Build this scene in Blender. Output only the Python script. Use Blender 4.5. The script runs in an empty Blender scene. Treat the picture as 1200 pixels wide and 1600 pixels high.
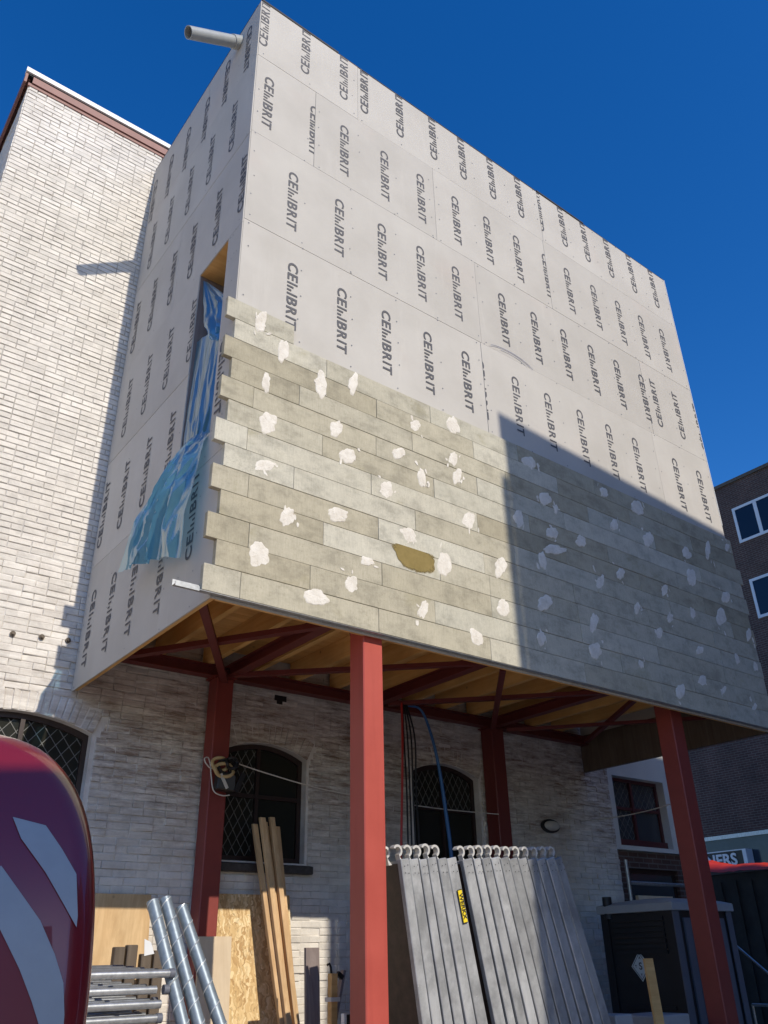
import bpy, bmesh, math, random
from mathutils import Vector, Matrix
R_ = math.radians
sc = bpy.context.scene
COL = sc.collection
rng = random.Random(7)

# ---------------------------------------------------------------- camera
CAM = Vector((-2.36681, -5.03185, 1.64642))
cam_d = bpy.data.cameras.new('camera')
cam_d.sensor_width = 36.0
cam_d.lens = 1297.0 / 1600.0 * 36.0
cam_d.clip_end = 2000.0
cam_o = bpy.data.objects.new('camera', cam_d)
COL.objects.link(cam_o)
RIGHT = Vector((0.793983, -0.60764804, -0.01883737))
DOWN = Vector((0.27459939, 0.38610525, -0.88063495))
FWD = Vector((0.54238931, 0.69403645, 0.47342078))
m = Matrix((( RIGHT.x, -DOWN.x, -FWD.x, CAM.x),
            ( RIGHT.y, -DOWN.y, -FWD.y, CAM.y),
            ( RIGHT.z, -DOWN.z, -FWD.z, CAM.z),
            (0, 0, 0, 1)))
cam_o.matrix_world = m
sc.camera = cam_o

# ---------------------------------------------------------------- light
SUN_EL = 33.35
world = bpy.data.worlds.new('World')
sc.world = world
world.use_nodes = True
wn = world.node_tree
wn.nodes.clear()
sky = wn.nodes.new('ShaderNodeTexSky')
sky.sky_type = 'NISHITA'
sky.sun_disc = False
sky.sun_elevation = R_(SUN_EL)
sky.sun_rotation = R_(180.0 - 2.0)
sky.altitude = 0.0
sky.air_density = 1.0
sky.dust_density = 0.25
sky.ozone_density = 4.0
bg = wn.nodes.new('ShaderNodeBackground')
bg.inputs['Strength'].default_value = 0.143
wo = wn.nodes.new('ShaderNodeOutputWorld')
hs = wn.nodes.new('ShaderNodeHueSaturation')
hs.inputs['Saturation'].default_value = 1.33
hs.inputs['Hue'].default_value = 0.511
wn.links.new(sky.outputs[0], hs.inputs['Color'])
wn.links.new(hs.outputs[0], bg.inputs[0])
wn.links.new(bg.outputs[0], wo.inputs[0])
sun_d = bpy.data.lights.new('sun', 'SUN')
sun_d.energy = 3.3
sun_d.angle = R_(0.42)
sun_d.color = (1.0, 0.915, 0.775)
sun_o = bpy.data.objects.new('sun', sun_d)
COL.objects.link(sun_o)
sun_dir = Vector((-0.035, 1.0, -0.658)).normalized()
sun_o.rotation_euler = sun_dir.to_track_quat('-Z', 'Y').to_euler()
sun_o.location = (0, -20, 20)
sc.view_settings.view_transform = 'Standard'
sc.view_settings.look = 'None'
sc.view_settings.exposure = 0.3
sc.view_settings.gamma = 1.0
sc.view_settings.use_curve_mapping = False
sc.cycles.max_bounces = 8

# ---------------------------------------------------------------- helpers
WL = {}

def props(o, label=None, cat=None, group=None, kind=None):
    if label: o['label'] = label
    if cat: o['category'] = cat
    if group: o['group'] = group
    if kind: o['kind'] = kind
    return o

def thing(name, label, cat, loc, group=None):
    o = bpy.data.objects.new(name, None)
    o.empty_display_size = 0.2
    COL.objects.link(o)
    o.location = loc
    WL[o] = Vector(loc)
    return props(o, label, cat, group)

class MB:
    """mesh collector in world coordinates"""
    def __init__(s):
        s.v = []; s.f = []; s.mi = []
    def add(s, vs, fs, mi=0):
        b = len(s.v)
        s.v += [tuple(x) for x in vs]
        s.f += [tuple(i + b for i in f) for f in fs]
        s.mi += [mi] * len(fs)
        return s
    def box(s, x0, x1, y0, y1, z0, z1, mi=0):
        vs = [(x0,y0,z0),(x1,y0,z0),(x1,y1,z0),(x0,y1,z0),(x0,y0,z1),(x1,y0,z1),(x1,y1,z1),(x0,y1,z1)]
        fs = [(0,3,2,1),(4,5,6,7),(0,1,5,4),(1,2,6,5),(2,3,7,6),(3,0,4,7)]
        return s.add(vs, fs, mi)
    def hexa(s, bot, top, mi=0):
        fs = [(0,3,2,1),(4,5,6,7),(0,1,5,4),(1,2,6,5),(2,3,7,6),(3,0,4,7)]
        return s.add(list(bot) + list(top), fs, mi)
    def bar(s, a, b, w, h, up=(0,0,1), mi=0):
        a = Vector(a); b = Vector(b); d = (b - a).normalized()
        up = Vector(up)
        sd = d.cross(up)
        if sd.length < 1e-4: sd = d.cross(Vector((0,1,0)))
        sd.normalize(); u = sd.cross(d).normalized()
        q = [(-w/2,-h/2),(w/2,-h/2),(w/2,h/2),(-w/2,h/2)]
        bot = [a + sd*x + u*y for x, y in q]; top = [b + sd*x + u*y for x, y in q]
        return s.hexa(bot, top, mi)
    def tube(s, pts, r, n=10, cap=True, mi=0):
        pts = [Vector(p) for p in pts]
        rings = []
        prev = None
        for i, p in enumerate(pts):
            t = (pts[min(i+1, len(pts)-1)] - pts[max(i-1, 0)]).normalized()
            if prev is None:
                a = t.cross(Vector((0,0,1)))
                if a.length < 1e-3: a = t.cross(Vector((1,0,0)))
            else:
                a = prev - t * prev.dot(t)
            a.normalize(); b = t.cross(a); prev = a
            rr = r(i/(len(pts)-1)) if callable(r) else r
            rings.append([p + (a*math.cos(2*math.pi*k/n) + b*math.sin(2*math.pi*k/n))*rr for k in range(n)])
        vs = [v for ring in rings for v in ring]
        fs = []
        for i in range(len(rings)-1):
            for k in range(n):
                fs.append((i*n+k, i*n+(k+1)%n, (i+1)*n+(k+1)%n, (i+1)*n+k))
        if cap:
            fs.append(tuple(range(n))[::-1]); fs.append(tuple((len(rings)-1)*n+k for k in range(n)))
        return s.add(vs, fs, mi)
    def pipe(s, a, b, r, ri, n=24):
        """hollow straight pipe, open end at b"""
        a = Vector(a); b = Vector(b); d = (b-a).normalized()
        u = d.cross(Vector((0,0,1))); 
        if u.length < 1e-3: u = Vector((1,0,0))
        u.normalize(); w = d.cross(u)
        def ring(c, rr): return [c + (u*math.cos(2*math.pi*k/n) + w*math.sin(2*math.pi*k/n))*rr for k in range(n)]
        vs = ring(a, r) + ring(b, r) + ring(b, ri) + ring(a, ri)
        fs = []
        for j in range(3):
            for k in range(n):
                fs.append((j*n+k, j*n+(k+1)%n, (j+1)*n+(k+1)%n, (j+1)*n+k))
        return s.add(vs, fs)
    def prism(s, poly, fn, mi=0):
        """poly: list of 2d points; fn(p, t) -> 3d for t in 0 (back), 1 (front)"""
        n = len(poly)
        vs = [fn(p, 0) for p in poly] + [fn(p, 1) for p in poly]
        fs = [tuple(range(n))[::-1], tuple(range(n, 2*n))]
        for k in range(n): fs.append((k, (k+1)%n, n+(k+1)%n, n+k))
        return s.add(vs, fs, mi)
    def build(s, name, mat, parent=None, label=None, smooth=False, kind=None, cat=None, group=None, base=None, bevel=0):
        if parent is not None:
            off = WL[parent]
        elif base is not None:
            off = Vector(base)
        else:
            off = Vector((0,0,0))
        me = bpy.data.meshes.new(name)
        me.from_pydata([(x-off.x, y-off.y, z-off.z) for x, y, z in s.v], [], s.f)
        mats = mat if isinstance(mat, (list, tuple)) else [mat]
        for mm in mats: me.materials.append(mm)
        if len(mats) > 1:
            me.polygons.foreach_set('material_index', s.mi)
        bm = bmesh.new(); bm.from_mesh(me)
        bmesh.ops.recalc_face_normals(bm, faces=bm.faces)
        if bevel:
            bmesh.ops.bevel(bm, geom=[e for e in bm.edges], offset=bevel, segments=1, affect='EDGES', profile=0.5, clamp_overlap=True)
        bm.to_mesh(me); bm.free()
        if smooth:
            me.polygons.foreach_set('use_smooth', [True]*len(me.polygons))
            me.set_sharp_from_angle(angle=R_(40))
        o = bpy.data.objects.new(name, me)
        COL.objects.link(o)
        if parent is not None:
            o.parent = parent
        else:
            o.location = off
        WL[o] = off.copy()
        return props(o, label, cat, group, kind)

def link_mesh(name, me, parent, loc=(0,0,0), rot=None, label=None):
    """an object sharing mesh data, placed in its parent's local frame"""
    o = bpy.data.objects.new(name, me)
    COL.objects.link(o)
    o.parent = parent
    if rot is not None:
        o.matrix_local = Matrix.Translation(Vector(loc)) @ rot.to_4x4()
    else:
        o.location = loc
    WL[o] = WL[parent] + Vector(loc)
    if label: o['label'] = label
    return o

def curve_mesh(splines, depth, name='shape'):
    """filled 2d splines (holes allowed) extruded +-depth/2"""
    cu = bpy.data.curves.new(name, 'CURVE')
    cu.dimensions = '2D'; cu.fill_mode = 'BOTH'; cu.extrude = depth/2
    for pts in splines:
        sp = cu.splines.new('POLY'); sp.points.add(len(pts)-1)
        for p, q in zip(sp.points, pts): p.co = (q[0], q[1], 0, 1)
        sp.use_cyclic_u = True
    o = bpy.data.objects.new(name, cu); COL.objects.link(o)
    dg = bpy.context.evaluated_depsgraph_get(); dg.update()
    me = bpy.data.meshes.new_from_object(o.evaluated_get(dg))
    bpy.data.objects.remove(o); bpy.data.curves.remove(cu)
    return me

def text_mesh(body, size, bold=0.0, align='CENTER', space=1.0, extrude=0.0):
    cu = bpy.data.curves.new('txt', 'FONT')
    cu.body = body; cu.size = size; cu.offset = bold; cu.align_x = align; cu.align_y = 'CENTER'
    cu.space_character = space; cu.extrude = extrude; cu.resolution_u = 4
    o = bpy.data.objects.new('txt', cu); COL.objects.link(o)
    dg = bpy.context.evaluated_depsgraph_get(); dg.update()
    me = bpy.data.meshes.new_from_object(o.evaluated_get(dg))
    bpy.data.objects.remove(o); bpy.data.curves.remove(cu)
    return me

def mesh_mat(me, mat):
    me.materials.clear(); me.materials.append(mat)
    return me

def blob(c, a, b, seed, n=22, amp=0.22):
    """uneven closed outline around c spanned by half axes a and b (2d)"""
    r = random.Random(seed)
    ph = [(k, r.uniform(0, 6.28), r.uniform(0.3, 1.0) * amp / (k ** 0.7)) for k in (2, 3, 4, 5, 7, 9)]
    out = []
    for i in range(n):
        t = 2*math.pi*i/n
        rad = 1 + sum(am*math.sin(k*t + p) for k, p, am in ph)
        out.append((c[0] + (a[0]*math.cos(t) + b[0]*math.sin(t))*rad, c[1] + (a[1]*math.cos(t) + b[1]*math.sin(t))*rad))
    return out

def clip_poly(poly, region):
    """Sutherland-Hodgman clip of poly to a convex counterclockwise region"""
    out = poly
    for i in range(len(region)):
        ax, ay = region[i]; bx, by = region[(i+1) % len(region)]
        inp = out; out = []
        if not inp: return []
        def side(p): return (bx-ax)*(p[1]-ay) - (by-ay)*(p[0]-ax)
        for j in range(len(inp)):
            p = inp[j]; q = inp[(j+1) % len(inp)]
            sp_, sq = side(p), side(q)
            if sp_ >= 0: out.append(p)
            if (sp_ >= 0) != (sq >= 0):
                t = sp_/(sp_-sq)
                out.append((p[0]+(q[0]-p[0])*t, p[1]+(q[1]-p[1])*t))
    return out

# ---------------------------------------------------------------- materials
def new_mat(name):
    mt = bpy.data.materials.new(name); mt.use_nodes = True
    nt = mt.node_tree; nt.nodes.clear()
    out = nt.nodes.new('ShaderNodeOutputMaterial')
    p = nt.nodes.new('ShaderNodeBsdfPrincipled')
    nt.links.new(p.outputs[0], out.inputs[0])
    return mt, nt, p

def N(nt, t, **kw):
    n = nt.nodes.new(t)
    for k, v in kw.items(): setattr(n, k, v)
    return n

def coords(nt, scale=(1,1,1), per_object=False):
    tc = N(nt, 'ShaderNodeTexCoord')
    mp = N(nt, 'ShaderNodeMapping')
    mp.inputs['Scale'].default_value = scale
    nt.links.new(tc.outputs['Object'], mp.inputs['Vector'])
    if per_object:
        oi = N(nt, 'ShaderNodeObjectInfo')
        mu = N(nt, 'ShaderNodeMath', operation='MULTIPLY'); mu.inputs[1].default_value = 37.0
        cb = N(nt, 'ShaderNodeCombineXYZ')
        nt.links.new(oi.outputs['Random'], mu.inputs[0])
        for i in range(3): nt.links.new(mu.outputs[0], cb.inputs[i])
        nt.links.new(cb.outputs[0], mp.inputs['Location'])
    return mp.outputs[0]

def noise(nt, vec, scale, detail=5.0, rough=0.6, dist=0.0):
    n = N(nt, 'ShaderNodeTexNoise')
    n.inputs['Scale'].default_value = scale; n.inputs['Detail'].default_value = detail
    n.inputs['Roughness'].default_value = rough; n.inputs['Distortion'].default_value = dist
    if vec is not None: nt.links.new(vec, n.inputs['Vector'])
    return n.outputs['Fac']

def ramp(nt, fac, stops, interp='LINEAR'):
    r = N(nt, 'ShaderNodeValToRGB')
    r.color_ramp.interpolation = interp
    els = r.color_ramp.elements
    while len(els) < len(stops): els.new(0.5)
    for e, (p, c) in zip(els, stops):
        e.position = p
        e.color = (c, c, c, 1) if not isinstance(c, (tuple, list)) else (*c, 1)
    nt.links.new(fac, r.inputs[0])
    return r.outputs[0]

def mix(nt, fac, a, b, mode='MIX'):
    x = N(nt, 'ShaderNodeMix', data_type='RGBA', blend_type=mode)
    for sock, val in ((x.inputs[0], fac), (x.inputs[6], a), (x.inputs[7], b)):
        if isinstance(val, (int, float)): sock.default_value = val
        elif isinstance(val, (tuple, list)): sock.default_value = (*val, 1)
        else: nt.links.new(val, sock)
    return x.outputs[2]

def bump(nt, p, h, strength=0.3, dist=0.01):
    b = N(nt, 'ShaderNodeBump')
    b.inputs['Strength'].default_value = strength; b.inputs['Distance'].default_value = dist
    nt.links.new(h, b.inputs['Height']); nt.links.new(b.outputs[0], p.inputs['Normal'])

def simple(name, col, rough=0.6, metal=0.0, var=0.15, scale=4.0, bmp=0.15, bscale=60.0, coat=0.0, per_object=False, stretch=(1,1,1), spec=0.5, objvar=0.0):
    mt, nt, p = new_mat(name)
    v = coords(nt, stretch, per_object)
    f = noise(nt, v, scale, 6, 0.65)
    lo = tuple(c*(1-var) for c in col); hi = tuple(min(1, c*(1+var)) for c in col)
    c = ramp(nt, f, [(0.3, lo), (0.7, hi)])
    if objvar:
        oi = N(nt, 'ShaderNodeObjectInfo')
        k = ramp(nt, oi.outputs['Random'], [(0.0, 1-objvar), (1.0, 1.0)])
        c = mix(nt, 1.0, c, k, 'MULTIPLY')
    nt.links.new(c, p.inputs['Base Color'])
    p.inputs['Roughness'].default_value = rough; p.inputs['Metallic'].default_value = metal
    p.inputs['Coat Weight'].default_value = coat; p.inputs['Coat Roughness'].default_value = 0.06
    p.inputs['Specular IOR Level'].default_value = spec
    if bmp: bump(nt, p, noise(nt, v, bscale, 4, 0.6), bmp, 0.004)
    return mt

def m_board():
    mt, nt, p = new_mat('cement_board')
    v = coords(nt, (1,1,1), True)
    vs = coords(nt, (3.0, 3.0, 0.35), True)
    c = ramp(nt, noise(nt, v, 1.3, 7, 0.6), [(0.25, (0.43, 0.405, 0.365)), (0.55, (0.485, 0.46, 0.42)), (0.8, (0.53, 0.505, 0.46))])
    sm = ramp(nt, noise(nt, vs, 3.0, 5, 0.6, 0.4), [(0.58, 0.0), (0.78, 1.0)])
    c = mix(nt, mix(nt, 1.0, sm, (0.22,)*3, 'MULTIPLY'), c, (0.62, 0.59, 0.54))
    pk = ramp(nt, noise(nt, v, 0.9, 3, 0.5), [(0.6, 0.0), (0.85, 0.5)])
    c = mix(nt, pk, c, (0.52, 0.44, 0.39))
    sp = ramp(nt, noise(nt, v, 55.0, 3, 0.7), [(0.70, 0.0), (0.78, 0.5)])
    c = mix(nt, sp, c, (0.36, 0.35, 0.34))
    oi = N(nt, 'ShaderNodeObjectInfo')
    c = mix(nt, 1.0, c, ramp(nt, oi.outputs['Random'], [(0, 0.95), (1, 1.03)]), 'MULTIPLY')
    nt.links.new(c, p.inputs['Base Color'])
    p.inputs['Roughness'].default_value = 0.75
    bump(nt, p, noise(nt, v, 90, 4, 0.6), 0.08, 0.003)
    return mt

def m_panel():
    mt, nt, p = new_mat('insulation_panel')
    v = coords(nt, (1,1,1), True)
    vst = coords(nt, (48.0, 48.0, 4.5), True)
    vsh = coords(nt, (1.0, 1.0, 1.5), True)
    oi = N(nt, 'ShaderNodeObjectInfo')
    base = ramp(nt, oi.outputs['Random'], [(0.0, (0.345, 0.31, 0.225)), (0.25, (0.45, 0.415, 0.32)), (0.5, (0.485, 0.465, 0.385)), (0.75, (0.40, 0.36, 0.265)), (1.0, (0.53, 0.505, 0.42))])
    st = ramp(nt, noise(nt, vst, 2.2, 4, 0.7), [(0.3, 0.90), (0.5, 1.0), (0.7, 1.07)])
    c = mix(nt, 1.0, base, st, 'MULTIPLY')
    bl = ramp(nt, noise(nt, vsh, 4.2, 8, 0.72), [(0.36, 0.76), (0.5, 1.0), (0.66, 1.12)])
    c = mix(nt, 1.0, c, bl, 'MULTIPLY')
    ol = ramp(nt, noise(nt, vsh, 1.7, 5, 0.7, 0.3), [(0.60, 0.0), (0.76, 0.55)])
    c = mix(nt, ol, c, (0.27, 0.24, 0.13))
    sp = ramp(nt, noise(nt, v, 70, 5, 0.85), [(0.52, 0.0), (0.70, 0.62)])
    sp = mix(nt, 1.0, sp, ramp(nt, noise(nt, vsh, 1.9, 4, 0.6), [(0.38, 0.25), (0.62, 1.0)]), 'MULTIPLY')
    c = mix(nt, sp, c, (0.215, 0.19, 0.125))
    wh = ramp(nt, noise(nt, v, 9, 7, 0.75), [(0.68, 0.0), (0.76, 0.7)])
    c = mix(nt, wh, c, (0.58, 0.57, 0.50))
    nt.links.new(c, p.inputs['Base Color'])
    p.inputs['Roughness'].default_value = 0.9; p.inputs['Specular IOR Level'].default_value = 0.2
    h = mix(nt, 0.5, noise(nt, v, 140, 4, 0.7), noise(nt, vst, 3.0, 3, 0.6))
    bump(nt, p, h, 0.35, 0.006)
    return mt

def m_whitebrick():
    mt, nt, p = new_mat('whitewashed_brick')
    v = coords(nt)
    vs = coords(nt, (0.6, 0.6, 4.0))
    tc = N(nt, 'ShaderNodeTexCoord'); sx = N(nt, 'ShaderNodeSeparateXYZ')
    nt.links.new(tc.outputs['Object'], sx.inputs[0])
    c = ramp(nt, noise(nt, v, 0.8, 6, 0.6), [(0.3, (0.68, 0.635, 0.57)), (0.7, (0.80, 0.76, 0.70))])
    c = mix(nt, 1.0, c, ramp(nt, noise(nt, v, 6.5, 5, 0.7), [(0.28, 0.80), (0.55, 1.0)]), 'MULTIPLY')
    sn = N(nt, 'ShaderNodeVectorMath', operation='SNAP'); sn.inputs[1].default_value = (0.222, 50.0, 0.0665)
    ofs = N(nt, 'ShaderNodeVectorMath', operation='ADD'); ofs.inputs[1].default_value = (0.0, 0.5, 0.0)
    nt.links.new(tc.outputs['Object'], ofs.inputs[0]); nt.links.new(ofs.outputs[0], sn.inputs[0])
    wnz = N(nt, 'ShaderNodeTexWhiteNoise'); nt.links.new(sn.outputs[0], wnz.inputs['Vector'])
    c = mix(nt, 1.0, c, ramp(nt, wnz.outputs['Value'], [(0.0, 0.90), (0.5, 0.98), (1.0, 1.03)]), 'MULTIPLY')
    # patchy brown tint on the old lower brickwork, strongest under the extension
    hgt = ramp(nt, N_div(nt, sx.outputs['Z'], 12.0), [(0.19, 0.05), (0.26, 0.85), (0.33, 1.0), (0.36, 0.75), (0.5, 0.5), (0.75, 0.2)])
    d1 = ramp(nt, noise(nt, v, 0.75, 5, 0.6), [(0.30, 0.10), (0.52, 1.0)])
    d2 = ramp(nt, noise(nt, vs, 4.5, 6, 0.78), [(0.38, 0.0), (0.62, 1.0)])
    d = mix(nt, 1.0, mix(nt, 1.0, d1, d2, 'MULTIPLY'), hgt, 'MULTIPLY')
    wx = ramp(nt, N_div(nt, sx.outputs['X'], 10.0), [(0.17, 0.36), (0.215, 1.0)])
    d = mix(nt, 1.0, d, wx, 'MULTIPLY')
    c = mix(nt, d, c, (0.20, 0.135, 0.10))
    nt.links.new(c, p.inputs['Base Color'])
    p.inputs['Roughness'].default_value = 0.85; p.inputs['Specular IOR Level'].default_value = 0.25
    h = mix(nt, 0.35, noise(nt, v, 16, 5, 0.6), noise(nt, v, 75, 4, 0.7))
    bump(nt, p, h, 0.55, 0.012)
    return mt

def N_div(nt, sock, d):
    x = N(nt, 'ShaderNodeMath', operation='DIVIDE'); x.inputs[1].default_value = d
    nt.links.new(sock, x.inputs[0]); return x.outputs[0]

def m_mortar():
    mt, nt, p = new_mat('mortar')
    v = coords(nt)
    tc = N(nt, 'ShaderNodeTexCoord'); sx = N(nt, 'ShaderNodeSeparateXYZ')
    nt.links.new(tc.outputs['Object'], sx.inputs[0])
    f = ramp(nt, N_div(nt, sx.outputs['Z'], 12.0), [(0.28, 0.0), (0.55, 1.0)])
    a = ramp(nt, noise(nt, v, 2.0, 6, 0.7), [(0.3, (0.50, 0.45, 0.41)), (0.55, (0.70, 0.67, 0.63))])
    b = ramp(nt, noise(nt, v, 3.0, 6, 0.7), [(0.35, (0.33, 0.305, 0.28)), (0.7, (0.56, 0.525, 0.485))])
    nt.links.new(mix(nt, f, a, b), p.inputs['Base Color'])
    p.inputs['Roughness'].default_value = 0.95
    bump(nt, p, noise(nt, v, 50, 4, 0.7), 0.4, 0.008)
    return mt

def m_wood(name, c0, c1, axis=2, scale=9.0, rough=0.65, knots=True, objvar=0.12):
    mt, nt, p = new_mat(name)
    st = [9.0, 9.0, 9.0]; st[axis] = 0.55
    v = coords(nt, tuple(st), True)
    v2 = coords(nt, (1,1,1), True)
    f = noise(nt, v, scale/6.0, 6, 0.7, 1.2)
    c = ramp(nt, f, [(0.3, c0), (0.52, tuple((a+b)/2 for a, b in zip(c0, c1))), (0.7, c1)])
    c = mix(nt, 1.0, c, ramp(nt, noise(nt, v2, 1.6, 4, 0.6), [(0.3, 0.82), (0.7, 1.1)]), 'MULTIPLY')
    if knots:
        vo = N(nt, 'ShaderNodeTexVoronoi'); vo.inputs['Scale'].default_value = 3.6
        nt.links.new(v2, vo.inputs['Vector'])
        k = ramp(nt, vo.outputs['Distance'], [(0.03, 0.8), (0.085, 0.0)])
        c = mix(nt, k, c, tuple(x*0.3 for x in c0))
    if objvar:
        oi = N(nt, 'ShaderNodeObjectInfo')
        c = mix(nt, 1.0, c, ramp(nt, oi.outputs['Random'], [(0.0, 1-objvar), (1.0, 1.0)]), 'MULTIPLY')
    nt.links.new(c, p.inputs['Base Color'])
    p.inputs['Roughness'].default_value = rough; p.inputs['Specular IOR Level'].default_value = 0.3
    bump(nt, p, f, 0.15, 0.003)
    return mt

def m_osb():
    mt, nt, p = new_mat('osb')
    v = coords(nt, (1.0, 1.0, 1.0))
    vr = coords(nt, (34, 20, 9))
    vo = N(nt, 'ShaderNodeTexVoronoi'); vo.inputs['Scale'].default_value = 1.6; vo.inputs['Randomness'].default_value = 1.0
    mpn = N(nt, 'ShaderNodeMixRGB') if False else None
    nz = N(nt, 'ShaderNodeTexNoise'); nz.inputs['Scale'].default_value = 9.0; nz.inputs['Detail'].default_value = 3
    nt.links.new(v, nz.inputs['Vector'])
    add = N(nt, 'ShaderNodeVectorMath', operation='MULTIPLY_ADD')
    nt.links.new(nz.outputs['Color'], add.inputs[0]); add.inputs[1].default_value = (5.0, 2.0, 5.0); nt.links.new(vr, add.inputs[2])
    nt.links.new(add.outputs[0], vo.inputs['Vector'])
    sp = N(nt, 'ShaderNodeSeparateColor'); nt.links.new(vo.outputs['Color'], sp.inputs[0])
    c = ramp(nt, sp.outputs[0], [(0.0, (0.44, 0.27, 0.11)), (0.35, (0.60, 0.41, 0.19)), (0.7, (0.70, 0.51, 0.26)), (1.0, (0.80, 0.64, 0.38))])
    e = ramp(nt, vo.outputs['Distance'], [(0.55, 1.0), (0.95, 0.72)])
    c = mix(nt, 1.0, c, e, 'MULTIPLY')
    nt.links.new(c, p.inputs['Base Color']); p.inputs['Roughness'].default_value = 0.7
    bump(nt, p, sp.outputs[1], 0.25, 0.003)
    return mt

def m_farbrick(name='dark_brick', flip=False, c1=(0.075, 0.036, 0.028), c2=(0.11, 0.055, 0.042), mc=(0.15, 0.125, 0.105)):
    mt, nt, p = new_mat(name)
    tc = N(nt, 'ShaderNodeTexCoord'); sx = N(nt, 'ShaderNodeSeparateXYZ'); cb = N(nt, 'ShaderNodeCombineXYZ')
    nt.links.new(tc.outputs['Object'], sx.inputs[0])
    ad = N(nt, 'ShaderNodeMath', operation='ADD')
    nt.links.new(sx.outputs['X'], ad.inputs[0]); nt.links.new(sx.outputs['Y'], ad.inputs[1])
    nt.links.new(ad.outputs[0], cb.inputs[0]); nt.links.new(sx.outputs['Z'], cb.inputs[1])
    b = N(nt, 'ShaderNodeTexBrick')
    b.inputs['Color1'].default_value = (*c1, 1); b.inputs['Color2'].default_value = (*c2, 1); b.inputs['Mortar'].default_value = (*mc, 1)
    b.inputs['Scale'].default_value = 1.0; b.inputs['Brick Width'].default_value = 0.22; b.inputs['Row Height'].default_value = 0.07
    b.inputs['Mortar Size'].default_value = 0.009; b.inputs['Bias'].default_value = 0.0
    nt.links.new(cb.outputs[0], b.inputs['Vector'])
    c = mix(nt, 1.0, b.outputs['Color'], ramp(nt, noise(nt, coords(nt), 1.2, 5, 0.7), [(0.3, 0.7), (0.7, 1.25)]), 'MULTIPLY')
    nt.links.new(c, p.inputs['Base Color']); p.inputs['Roughness'].default_value = 0.85
    inv = N(nt, 'ShaderNodeMath', operation='SUBTRACT'); inv.inputs[0].default_value = 1.0
    nt.links.new(b.outputs['Fac'], inv.inputs[1])
    bump(nt, p, inv.outputs[0], 0.6, 0.01)
    return mt

def m_plastic():
    mt = bpy.data.materials.new('blue_film'); mt.use_nodes = True
    nt = mt.node_tree; nt.nodes.clear()
    out = N(nt, 'ShaderNodeOutputMaterial')
    tr = N(nt, 'ShaderNodeBsdfTransparent'); tr.inputs[0].default_value = (0.24, 0.48, 0.66, 1)
    df = N(nt, 'ShaderNodeBsdfDiffuse'); df.inputs[0].default_value = (0.22, 0.47, 0.58, 1)
    tl = N(nt, 'ShaderNodeBsdfTranslucent'); tl.inputs[0].default_value = (0.28, 0.60, 0.74, 1)
    gl = N(nt, 'ShaderNodeBsdfGlossy'); gl.inputs[0].default_value = (0.80, 0.90, 1.0, 1); gl.inputs['Roughness'].default_value = 0.30
    m1 = N(nt, 'ShaderNodeMixShader'); m1.inputs[0].default_value = 0.5
    nt.links.new(df.outputs[0], m1.inputs[1]); nt.links.new(tl.outputs[0], m1.inputs[2])
    m2 = N(nt, 'ShaderNodeMixShader')
    f = ramp(nt, noise(nt, coords(nt), 1.6, 2, 0.4), [(0.3, 0.34), (0.7, 0.50)])
    nt.links.new(f, m2.inputs[0]); nt.links.new(tr.outputs[0], m2.inputs[1]); nt.links.new(m1.outputs[0], m2.inputs[2])
    fr = N(nt, 'ShaderNodeFresnel'); fr.inputs['IOR'].default_value = 1.33
    m3 = N(nt, 'ShaderNodeMixShader')
    fm = N(nt, 'ShaderNodeMath', operation='MULTIPLY'); fm.inputs[1].default_value = 0.32
    nt.links.new(fr.outputs[0], fm.inputs[0]); nt.links.new(fm.outputs[0], m3.inputs[0]); nt.links.new(m2.outputs[0], m3.inputs[1]); nt.links.new(gl.outputs[0], m3.inputs[2])
    bp = N(nt, 'ShaderNodeBump'); bp.inputs['Strength'].default_value = 0.35; bp.inputs['Distance'].default_value = 0.02
    nt.links.new(noise(nt, coords(nt, (1, 1, 0.22)), 5.0, 2, 0.4, 0.4), bp.inputs['Height'])
    for sh in (df, tl, gl): nt.links.new(bp.outputs[0], sh.inputs['Normal'])
    nt.links.new(m3.outputs[0], out.inputs[0])
    return mt

def m_ground():
    mt, nt, p = new_mat('site_paving')
    v = coords(nt)
    b = N(nt, 'ShaderNodeTexBrick'); b.inputs['Scale'].default_value = 1.0
    b.inputs['Brick Width'].default_value = 0.21; b.inputs['Row Height'].default_value = 0.105; b.inputs['Mortar Size'].default_value = 0.006
    b.inputs['Color1'].default_value = (0.50, 0.43, 0.35, 1); b.inputs['Color2'].default_value = (0.55, 0.475, 0.39, 1); b.inputs['Mortar'].default_value = (0.26, 0.23, 0.20, 1)
    nt.links.new(v, b.inputs['Vector'])
    c = mix(nt, 1.0, b.outputs['Color'], ramp(nt, noise(nt, v, 0.7, 6, 0.7), [(0.3, 0.75), (0.7, 1.2)]), 'MULTIPLY')
    nt.links.new(c, p.inputs['Base Color']); p.inputs['Roughness'].default_value = 0.9
    return mt

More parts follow.
